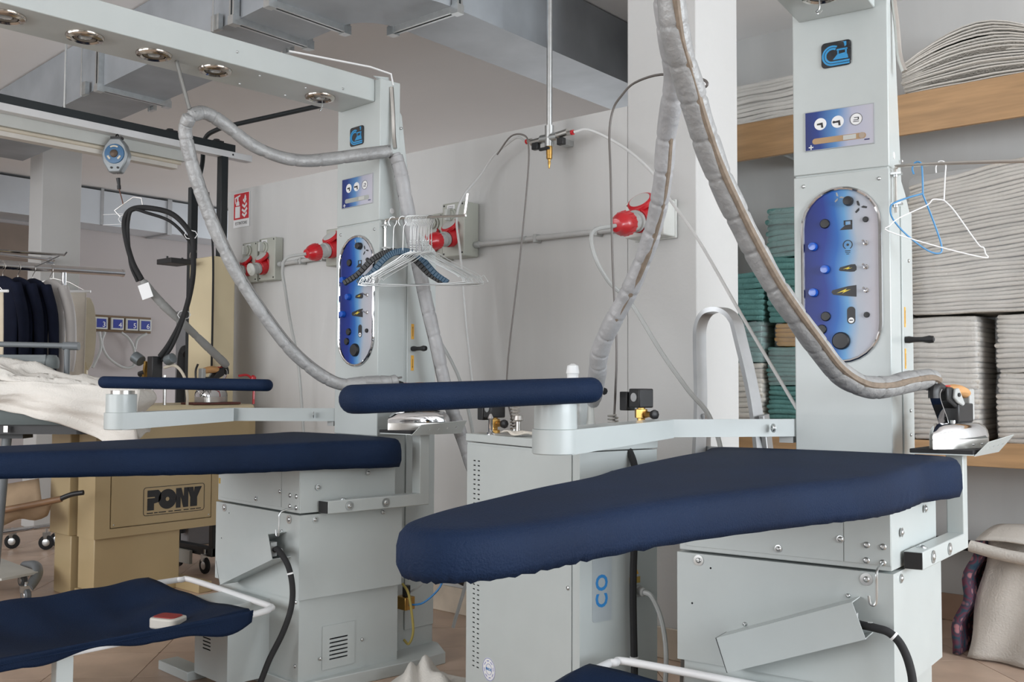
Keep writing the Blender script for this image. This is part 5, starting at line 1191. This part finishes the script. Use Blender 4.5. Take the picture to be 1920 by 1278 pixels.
mt_ = thing('silicone_mat', 'dark red iron mat lying on the press buck', 'mat', (-4.80, 3.08, .9855))
MB().prism([(-.07, -.16), (.055, -.16), (.06, .14), (-.06, .15)], 0, .012).build('mat', mat('mat_red', (.12, .035, .025), .6), mt_, bevel=.003)
it = iron('wooden handled iron standing on the dark red mat of the press', (-4.80, 3.08, .998), R(190), group='steam irons', sc=1.0)
MB().tube(smooth_pts([(0, .09, .09), (-.005, .125, .10), (0, .13, .17), (0, .115, .21)], 4), .006, 6).build('rear_stand', BLACK, it)
lv = thing('press_lever', 'small red lever at the back edge of the press buck', 'lever', (-4.72, 3.29, .9855))
MB().tube(smooth_pts([(-.0, -.10, .16), (0, -.05, .165), (0, -.02, .15), (0, 0, .12), (0, 0, 0)], 4), .007, 8).build('arm', RED, lv)
MB().lathe((0, -.005, .125), (0, 0, 1), [(.008, 0), (.017, .01), (.017, .03), (.006, .04)], 10).build('knob', RED, lv)
# black trolley seen under the press body
tr = thing('black_trolley', 'black steel trolley frame on casters behind the press foot', 'trolley', (-5.06, 3.22, 0))
for x, y in ((.07, 0), (-.33, 0), (.07, .12)):
    MB().box(x - .02, x + .02, y - .02, y + .02, .10, .30).build('upright', BLACKP, tr, bevel=.003)
MB().box(-.35, .09, -.025, .025, .10, .15).box(.05, .09, -.02, .14, .10, .15).box(-.35, .09, -.025, .14, .285, .305).build('frame', BLACKP, tr, bevel=.003)
MB().box(-.26, -.10, -.05, -.03, .04, .12).build('grey_box', GREYL, tr, bevel=.003)
def caster(parent, x, y, r, w=.022, m=RUBBER, yaw=0):
    c = MB().lathe((x, y - w / 2, r), (0, 1, 0), [(r * .8, 0), (r, w * .2), (r, w * .8), (r * .8, w)], 20).xf(Matrix.Translation((x, y, 0)) @ Matrix.Rotation(yaw, 4, 'Z') @ Matrix.Translation((-x, -y, 0))).build('caster', m, parent)
    MB().lathe((x, y - w * .55, r), (0, 1, 0), [(r * .45, 0), (r * .5, w * .05), (r * .5, w * 1.05), (r * .45, w * 1.1)], 14).xf(Matrix.Translation((x, y, 0)) @ Matrix.Rotation(yaw, 4, 'Z') @ Matrix.Translation((-x, -y, 0))).build('hub', ZINC, c)
    MB().box(x - .012, x + .012, y - w * .9, y + w * .9, r * 1.5, r * 2.4).cyl((x, y, r * 2.3), (x, y, r * 2.9), .008, 8).build('fork', ZINC, c)
for x, y in ((.03, -.03), (-.3, -.0), (.07, .12)): caster(tr, x, y, .048)

# ------------------------------------------------------------------ grey ironing table with a heap of sheets
gt = thing('grey_ironing_table', 'slate grey ironing table on a splayed caster stand', 'ironing table', (-5.09, 2.22, 0))
AX = Vector((.763, .646, 0)); o_ = gt.location
def G(p): return Vector(p) - o_
def gt_pts(prof): return prof
ctr = Vector((-4.80, 2.13, 0))   # board lies along AX, rounded end toward the press
sdv = Vector((-AX.y, AX.x, 0))
def bd_out(l0, l1, w):
    out = [(l0 + (l1 - w * .8 - l0) * k / 10, -w) for k in range(11)]
    for k in range(9): a = R(-90 + 180 * k / 8); out.append((l1 - w * .8 + w * .8 * math.cos(a), w * math.sin(a)))
    return out + [(l1 - w * .8 + (l0 - l1 + w * .8) * k / 10, w) for k in range(1, 11)]
T = Matrix.Translation(ctr - o_) @ Matrix(((AX.x, sdv.x, 0, 0), (AX.y, sdv.y, 0, 0), (0, 0, 1, 0), (0, 0, 0, 1)))
padded(closed_smooth(bd_out(-1.2, .40, .15), 2), .905, 1.03, None, .002, .02, .7).xf(T).build('board', GREENG, gt, ang=60)
MB().prism([(x * .95, y * .8) for x, y in bd_out(-1.2, .36, .15)], .86, .912).xf(T).build('board_tray', BLACK, gt)
MB().box(-.10, -.08, -.153, -.14, .87, .90).xf(T).build('tray_clip', STEEL, gt)
MB().cyl((-.15, -.02, .86), (-.2, -.02, .12), .022, 14).xf(T).build('leg', SLATE, gt)
MB().box(-.28, -.06, -.05, .05, .835, .86).xf(T).build('leg_head', BLACKP, gt)
ft = MB().tube(smooth_pts([(-5.42, 2.34, .115), (-5.27, 2.33, .135), (-5.13, 2.28, .12), (-5.07, 2.23, .09), (-5.05, 2.20, .07)], 5), .026, 12).xf(Matrix.Translation(-o_)).build('splayed_foot', SLATE, gt)
MB().prism([(-5.62, 2.30), (-5.09, 2.265), (-5.05, 2.07), (-5.9, 1.6), (-6.0, 1.9)], .125, .137).xf(Matrix.Translation(-o_)).build('bottom_shelf', mat('shelf_grey', (.50, .50, .46), .5), gt)
for x, y in ((-5.05, 2.19), (-5.44, 2.34)): caster(gt, x - o_.x, y - o_.y, .035, .03, mat('grey_wheel', (.10, .11, .12), .5))
caster(gt, -5.75 - o_.x, 1.72 - o_.y, .035, .03, mat('grey_wheel', (.10, .11, .12), .5))
sl_ = padded(closed_smooth(bd_out(-.9, .12, .055), 2), 1.175, 1.245, None, .001, .012, .35).xf(Matrix.Translation(G((-5.075, 2.215, 0))) @ Matrix(((AX.x, sdv.x, 0, 0), (AX.y, sdv.y, 0, 0), (0, 0, 1, 0), (0, 0, 0, 1)))).build('sleeve_board', mat('sleeve_grey', (.17, .19, .19), .6), gt, ang=60)
MB().cyl(G((-5.67, 1.70, 1.31)), G((-4.903, 2.345, 1.291)), .014, 10).cyl(G((-4.953, 2.303, 1.291)), G((-4.893, 2.354, 1.290)), .021, 10).cyl(G((-4.938, 2.316, 1.293)), G((-4.940, 2.316, .90)), .014, 10).cyl(G((-4.94, 2.316, .91)), G((-4.87, 2.235, .905)), .014, 10).build('support_arm', SLATE, gt)
MB().cyl(G((-5.12, 2.17, .90)), G((-5.12, 2.17, 1.185)), .022, 12).cyl(G((-5.12, 2.17, .91)), G((-5.04, 2.075, .91)), .018, 10).build('sleeve_pivot', BLACK, gt)
MB().tube(smooth_pts([G((-5.30, 1.85, .42)), G((-5.052, 2.055, .47)), G((-4.82, 2.25, .53))], 4), .016, 10).build('wooden_rod', mat('rod_wood', (.22, .12, .06), .5, var=.2), gt)
MB().tube(smooth_pts([G((-4.83, 2.24, .527)), G((-4.78, 2.28, .552)), G((-4.735, 2.318, .562))], 4), .0125, 10).build('rod_end', BLACK, gt)
def sling(u, v):
    a = Vector((-5.35, 1.80, .405)).lerp(Vector((-4.85, 2.22, .52)), u); b_ = a + Vector((-.36, .09, .08))
    p = a.lerp(b_, v); p.z -= .13 * math.sin(PI * v) + .012 * math.sin(u * 22) * math.sin(PI * v); return p - o_
MB().grid(sling, 24, 14).build('catch_cloth', mat('sling_tan', (.36, .26, .17), .9, var=.15), gt, solid=.003, ang=80)
# sheets heaped on the board and hanging over its near edge
import mathutils.noise as MN
sh = thing('sheet_heap', 'heap of rumpled white cotton sheets on the grey ironing table', 'linen', tuple(ctr + Vector((0, 0, 1.03))))
def heap(u, v):
    l = -.95 + 1.42 * u; s = .17 - .34 * v
    top = .17 * math.sin(PI * min(1, max(0, (u - .05) / .95))) ** .6 * (1 - .45 * v)
    n = MN.noise(Vector((u * 7, v * 4, 1.3))) * .05 + (.5 - abs(MN.noise(Vector((u * 9 + v * 4, v * 7 - u * 3, 4.1))))) * .05 - .02 + .014 * math.sin(v * 16 + u * 9 + 2 * MN.noise(Vector((u * 4, v * 4, 0))))
    return ctr + AX * l + sdv * (s * 1.05) + Vector((0, 0, 1.035 + max(.004, top * (.8 + .3 * math.sin(u * 5)) + n))) - Vector(sh.location)
MB().grid(heap, 70, 40).build('heaped_sheet', SHEET, sh, solid=.006, ang=80)
def fall(u, v):
    l = -.75 + 1.30 * u
    edge = -.175 - .01 * v
    drop = (.03 + .30 * u ** 1.5) * v
    fold = .026 * math.sin(u * 22 + v * 3 + 1.5 * MN.noise(Vector((u * 3, v * 3, 2)))) * v + .012 * MN.noise(Vector((u * 9, v * 7, 6)))
    bul = .03 * math.sin(PI * min(1, v * 1.3))
    z = 1.075 + .035 * math.sin(PI * u) - drop - .02 * math.sin(PI * u * 2) * v
    return ctr + AX * l + sdv * (edge - bul + fold) + Vector((0, 0, z + .01 * MN.noise(Vector((u * 12, v * 6, 9))))) - Vector(sh.location)
MB().grid(fall, 60, 26).build('hanging_sheet', SHEET, sh, solid=.005, ang=80)
def fall2(u, v):
    l = .445 + .05 * u; a = u * 1.2
    return ctr + AX * (l + .03 * math.sin(v * 7)) + sdv * (-.16 + .26 * u + .02 * math.sin(u * 18) * v) + Vector((0, 0, 1.07 - (.30 - .12 * u) * v + .01 * MN.noise(Vector((u * 9, v * 6, 3))))) - Vector(sh.location)
MB().grid(fall2, 24, 20).build('corner_drape', SHEET, sh, solid=.005, ang=80)
rl_ = MB().tube(smooth_pts([(-5.25, 1.62, .985), (-5.0, 1.83, .975), (-4.80, 1.995, .955)], 5), lambda f: .030 + .004 * math.sin(f * 9), 12, flat=.7).build('rolled_cloth', CREAMC, None, origin=(-4.8, 1.995, .955))
tag(rl_, 'rolled cream cloth tucked along the edge of the grey table', 'cloth')

# ------------------------------------------------------------------ garment rack and hanging clothes
gr = thing('garment_rack', 'chrome garment rack on black casters behind the grey table', 'rack', (-6.55, 2.9, 0))
MB().cyl((-.05, -.9, 1.845), (-.05, .572, 1.885), .026, 14).cyl((-.05, .572, 1.885), (-.05, .585, 1.885), .029, 14).build('top_rail', mat('satin_chrome', (.80, .80, .81), .22, 1.0), gr)
MB().cyl((-.05, .16, .14), (-.05, .16, 1.86), .016, 12).cyl((-.05, .16, 1.72), (-.05, .16, 1.735), .018, 12).build('upright', CHROME, gr)
MB().cyl((-.05, -.75, .14), (-.05, -.75, 1.85), .016, 12).build('upright', CHROME, gr)
MB().cyl((.13, -.60, .14), (-.10, .16, .14), .014, 10).cyl((-.05, -.75, .14), (-.05, .16, .14), .014, 10).build('base_rail', CHROME, gr)
MB().cyl((-.47, -.9, 1.93), (-.47, .45, 1.94), .012, 10).cyl((-.47, .16, 1.935), (-.05, .16, 1.86), .010, 8).build('rear_rail', CHROME, gr)
MB().cyl((.33, -.69, 1.898), (.33, -.017, 1.922), .008, 8).cyl((.33, -.017, 1.922), (.33, -.002, 1.942), .006, 8).build('front_rail', CHROME, gr)
for y in (-.62, -.04): MB().cyl((.33, y, 1.90 if y < -.3 else 1.92), (-.05, y, 1.87), .005, 6).build('rail_bracket', ZINC, gr)
for x, y in ((-.05, -.75), (-.18, -.08), (.03, .05), (-.05, .16)): caster(gr, x, y, .048, .024, yaw=R(50))
wb = thing('wall_bar', 'chrome bar with round flange fixed to the white column', 'bar', (-7.495, 3.36, 2.03))
MB().cyl((.0, 0, 0), (.02, 0, 0), .028, 16).build('flange', CHROME, wb)
MB().tube(smooth_pts([(.0, 0, 0), (.07, -.02, .0), (.09, -.10, .0), (.10, -1.0, .01)], 4), .012, 10).build('bar', CHROME, wb)
def hung(label, o, w, h, m, rz, fold=.012, taper=0.0, group=None, shoulders=False, neck=0.0):
    t = thing('hanging_cloth', label, 'cloth', o, rz, group)
    def f(u, v):
        x = (v - .5) * w * (1 + taper * u); sh_ = .10 * abs(v - .5) ** 1.4 * 2 if shoulders else .012 * math.sin(PI * v) * -1
        return (x, fold * math.sin(v * 15 + u * 2) * (.06 + u) + .01 * math.sin(v * 31) * u, -h * u - sh_ * (1 - u))
    MB().grid(f, 16, 34).build('cloth', m, t, solid=.006, ang=80)
    MB().cyl((-w / 2 - .02, 0, .004), (w / 2 + .03, 0, .006), .009, 8).build('hanger_bar', PWHITE, t)
    MB().tube([(-w * .42, 0, .006), (-w * .2, 0, .07), (0, 0, .10), (w * .25, 0, .07), (w * .5, 0, .006)], .002, 6).tube(smooth_pts([(0, 0, .10), (0, 0, .16 + neck), (.015, 0, .185 + neck), (.0, 0, .20 + neck), (-.014, 0, .185 + neck)], 4), .002, 6).build('hanger_wire', STEEL, t)
    return t
hung('cream cloth hanging broad and flat from the garment rack', (-7.02, 3.18, 1.751), .48, .85, CREAMC, R(40), .010, .0)
hung('cream cloth hanging beside the dark jackets, cut off by the frame', (-6.22, 2.40, 1.648), .24, .72, mat('ivory_cotton', (.62, .54, .42), .95, var=.06), R(40), .016, .2, neck=.07)
def jacket(label, o, m):
    t = thing('hanging_jacket', label, 'jacket', o, R(6), 'dark jackets on the garment rack')
    rings = []
    for z, w, d in ((0, .03, .02), (-.02, .10, .05), (-.07, .19, .07), (-.25, .20, .08), (-.5, .19, .08), (-.72, .21, .09)):
        rings.append([(w * math.cos(2 * PI * k / 24), .45 * d * math.sin(2 * PI * k / 24) * (1 + .1 * math.sin(k * 3 + z * 9)), z) for k in range(24)])
    MB().loft(rings).build('body', m, t, ang=80)
    MB().tube(smooth_pts([(0, 0, -.01), (.004, 0, .020), (.030, 0, .048), (.033, 0, .075), (0, 0, .0995), (-.032, 0, .076)], 4), .0025, 6).build('hook', STEEL, t)
    for s in (-1, 1): MB().tube(smooth_pts([(s * .16, 0, -.06), (s * .22, .02, -.25), (s * .225, .03, -.5), (s * .22, .02, -.62)], 4), lambda f: .036 - .008 * f, 12).build('sleeve', m, t)
for k, y in enumerate((2.66, 2.755, 2.85)): jacket('dark navy jacket hanging among others on the garment rack', (-6.60, y, 1.793), DARKC)
jk = jacket('pale translucent garment cover hanging next to the dark jackets', (-6.60, 2.965, 1.797), mat('pale_cover', (.60, .57, .55), .5, alpha=.75))

# ------------------------------------------------------------------ far wall: numbered sockets, cables, lamp, grey machine
ns = thing('numbered_sockets', 'brown board with numbered blue socket plates on the far wall', 'socket board', (-9.70, 5.12, 1.71))
MB().box(.003, .03, -.36, .31, -.085, .085).build('board', mat('socket_wood', (.15, .095, .05), .6), ns, bevel=.003)
for k, y in enumerate((-.25, -.075, .085, .235)):
    bx_ = MB().box(.03, .055, y - .068, y + .068, -.062, .062).build('socket_box', GREYL, ns, bevel=.004)
    f_ = MB().box(.055, .058, y - .05, y + .05, -.045, .045).build('blue_plate', mat('plate_blue', (.015, .03, .26), .4), bx_, smooth=False)
    text('plate_number', '3456'[k], .075, PWHITE, bx_, (.0585, y + .026, -.014), (R(90), 0, R(90)))
def dcable(label, pts):
    o = pts[0]; tag(MB().tube(smooth_pts(pts, 6), .014, 8).build('power_cable', GREYP, None, origin=o), label, 'cable')
dcable('grey cable dropping in a loop under the numbered sockets', [(-9.63, 4.90, 1.62), (-9.63, 4.87, 1.50), (-9.63, 4.94, 1.36), (-9.63, 5.10, 1.26), (-9.63, 5.22, 1.28), (-9.63, 5.22, 1.45), (-9.63, 5.16, 1.56), (-9.63, 5.08, 1.62)])
dcable('grey cable hanging straight from the socket numbered three', [(-9.63, 4.84, 1.62), (-9.63, 4.86, 1.45), (-9.63, 4.78, 1.25)])
dcable('grey cable fanning from the socket numbered six', [(-9.63, 5.36, 1.62), (-9.63, 5.26, 1.56), (-9.63, 5.23, 1.45)])
gn = thing('indicator_lamp', 'small glowing green lamp on the white column', 'lamp', (-7.5, 3.575, 1.80))
MB().box(.001, .03, -.03, .03, -.02, .02).build('housing', mat('lamp_dark', (.03, .10, .09), .5), gn, bevel=.003)
MB().lathe((.03, -.005, 0), (1, 0, 0), [(.016, 0), (.014, .008), (.004, .012)], 14).build('lens', mat('green_glow', (.1, .9, .6), .3, emit=(.10, 1.0, .62, 5.0)), gn)
pf = thing('press_shield', 'cream rounded press shield standing behind the cream cloth', 'panel', (-7.03, 3.42, 0))
MB().loft([[(.03 * e * math.cos(R(40)) - .08 * math.cos(a) * e2 * .7, -.08 * math.cos(a) * e2 * .3 + .03 * e, 1.46 + .27 * math.sin(a) * e2) for a in [2 * PI * k / 28 for k in range(28)]] for e, e2 in ((-1, .93), (-.7, 1), (.7, 1), (1, .93))]).build('shield', mat('pale_cream', (.72, .66, .52), .45), pf)
MB().cyl((0, 0, 0), (0, 0, 1.25), .03, 10).build('stand', CREAM, pf)
MB().lathe((0, 0, 0), (0, 0, 1), [(.16, 0), (.16, .02), (.04, .03)], 20).build('foot', CREAM, pf)
gm = thing('grey_machine', 'grey cabinet machine with black hose standing beyond the partition end', 'machine', (-6.02, 3.72, 0))
MB().box(-.10, .10, -.10, .20, .0, 1.60).build('cabinet', mat('machine_grey', (.22, .22, .23), .5), gm, bevel=.01)
MB().tube(smooth_pts([(.08, -.15, .1), (.08, -.15, .9), (.09, -.15, 1.25), (.12, -.15, 1.32), (.15, -.15, 1.30)], 5), .04, 10).build('black_hose', RUBBER, gm)

# remote control resting on the catch cloth of the hanger table
rc = thing('pedal_remote', 'cream hand control with red pad lying on the blue cloth', 'remote control', L(1, (.17, -.80, .279)), ST[1][2] + R(25))
MB().prism(rrect(.105, .085, .02, 4), 0, .035).build('body', mat('remote_cream', (.62, .58, .52), .45), rc, bevel=.005)
MB().prism(rrect(.085, .062, .014, 4, -.004, .004), .035, .038).build('red_pad', mat('pad_red', (.28, .02, .02), .5), rc, bevel=.001)
MB().box(.045, .125, -.055, .01, .0, .014).build('card', mat('remote_cream', (.62, .58, .52), .45), rc, bevel=.002)
MB().prism(arcband(.012, .015, 0, 359, 18, .085, -.022), .014, .0148).build('red_mark', mat('pad_red', (.28, .02, .02), .5), rc, smooth=False)
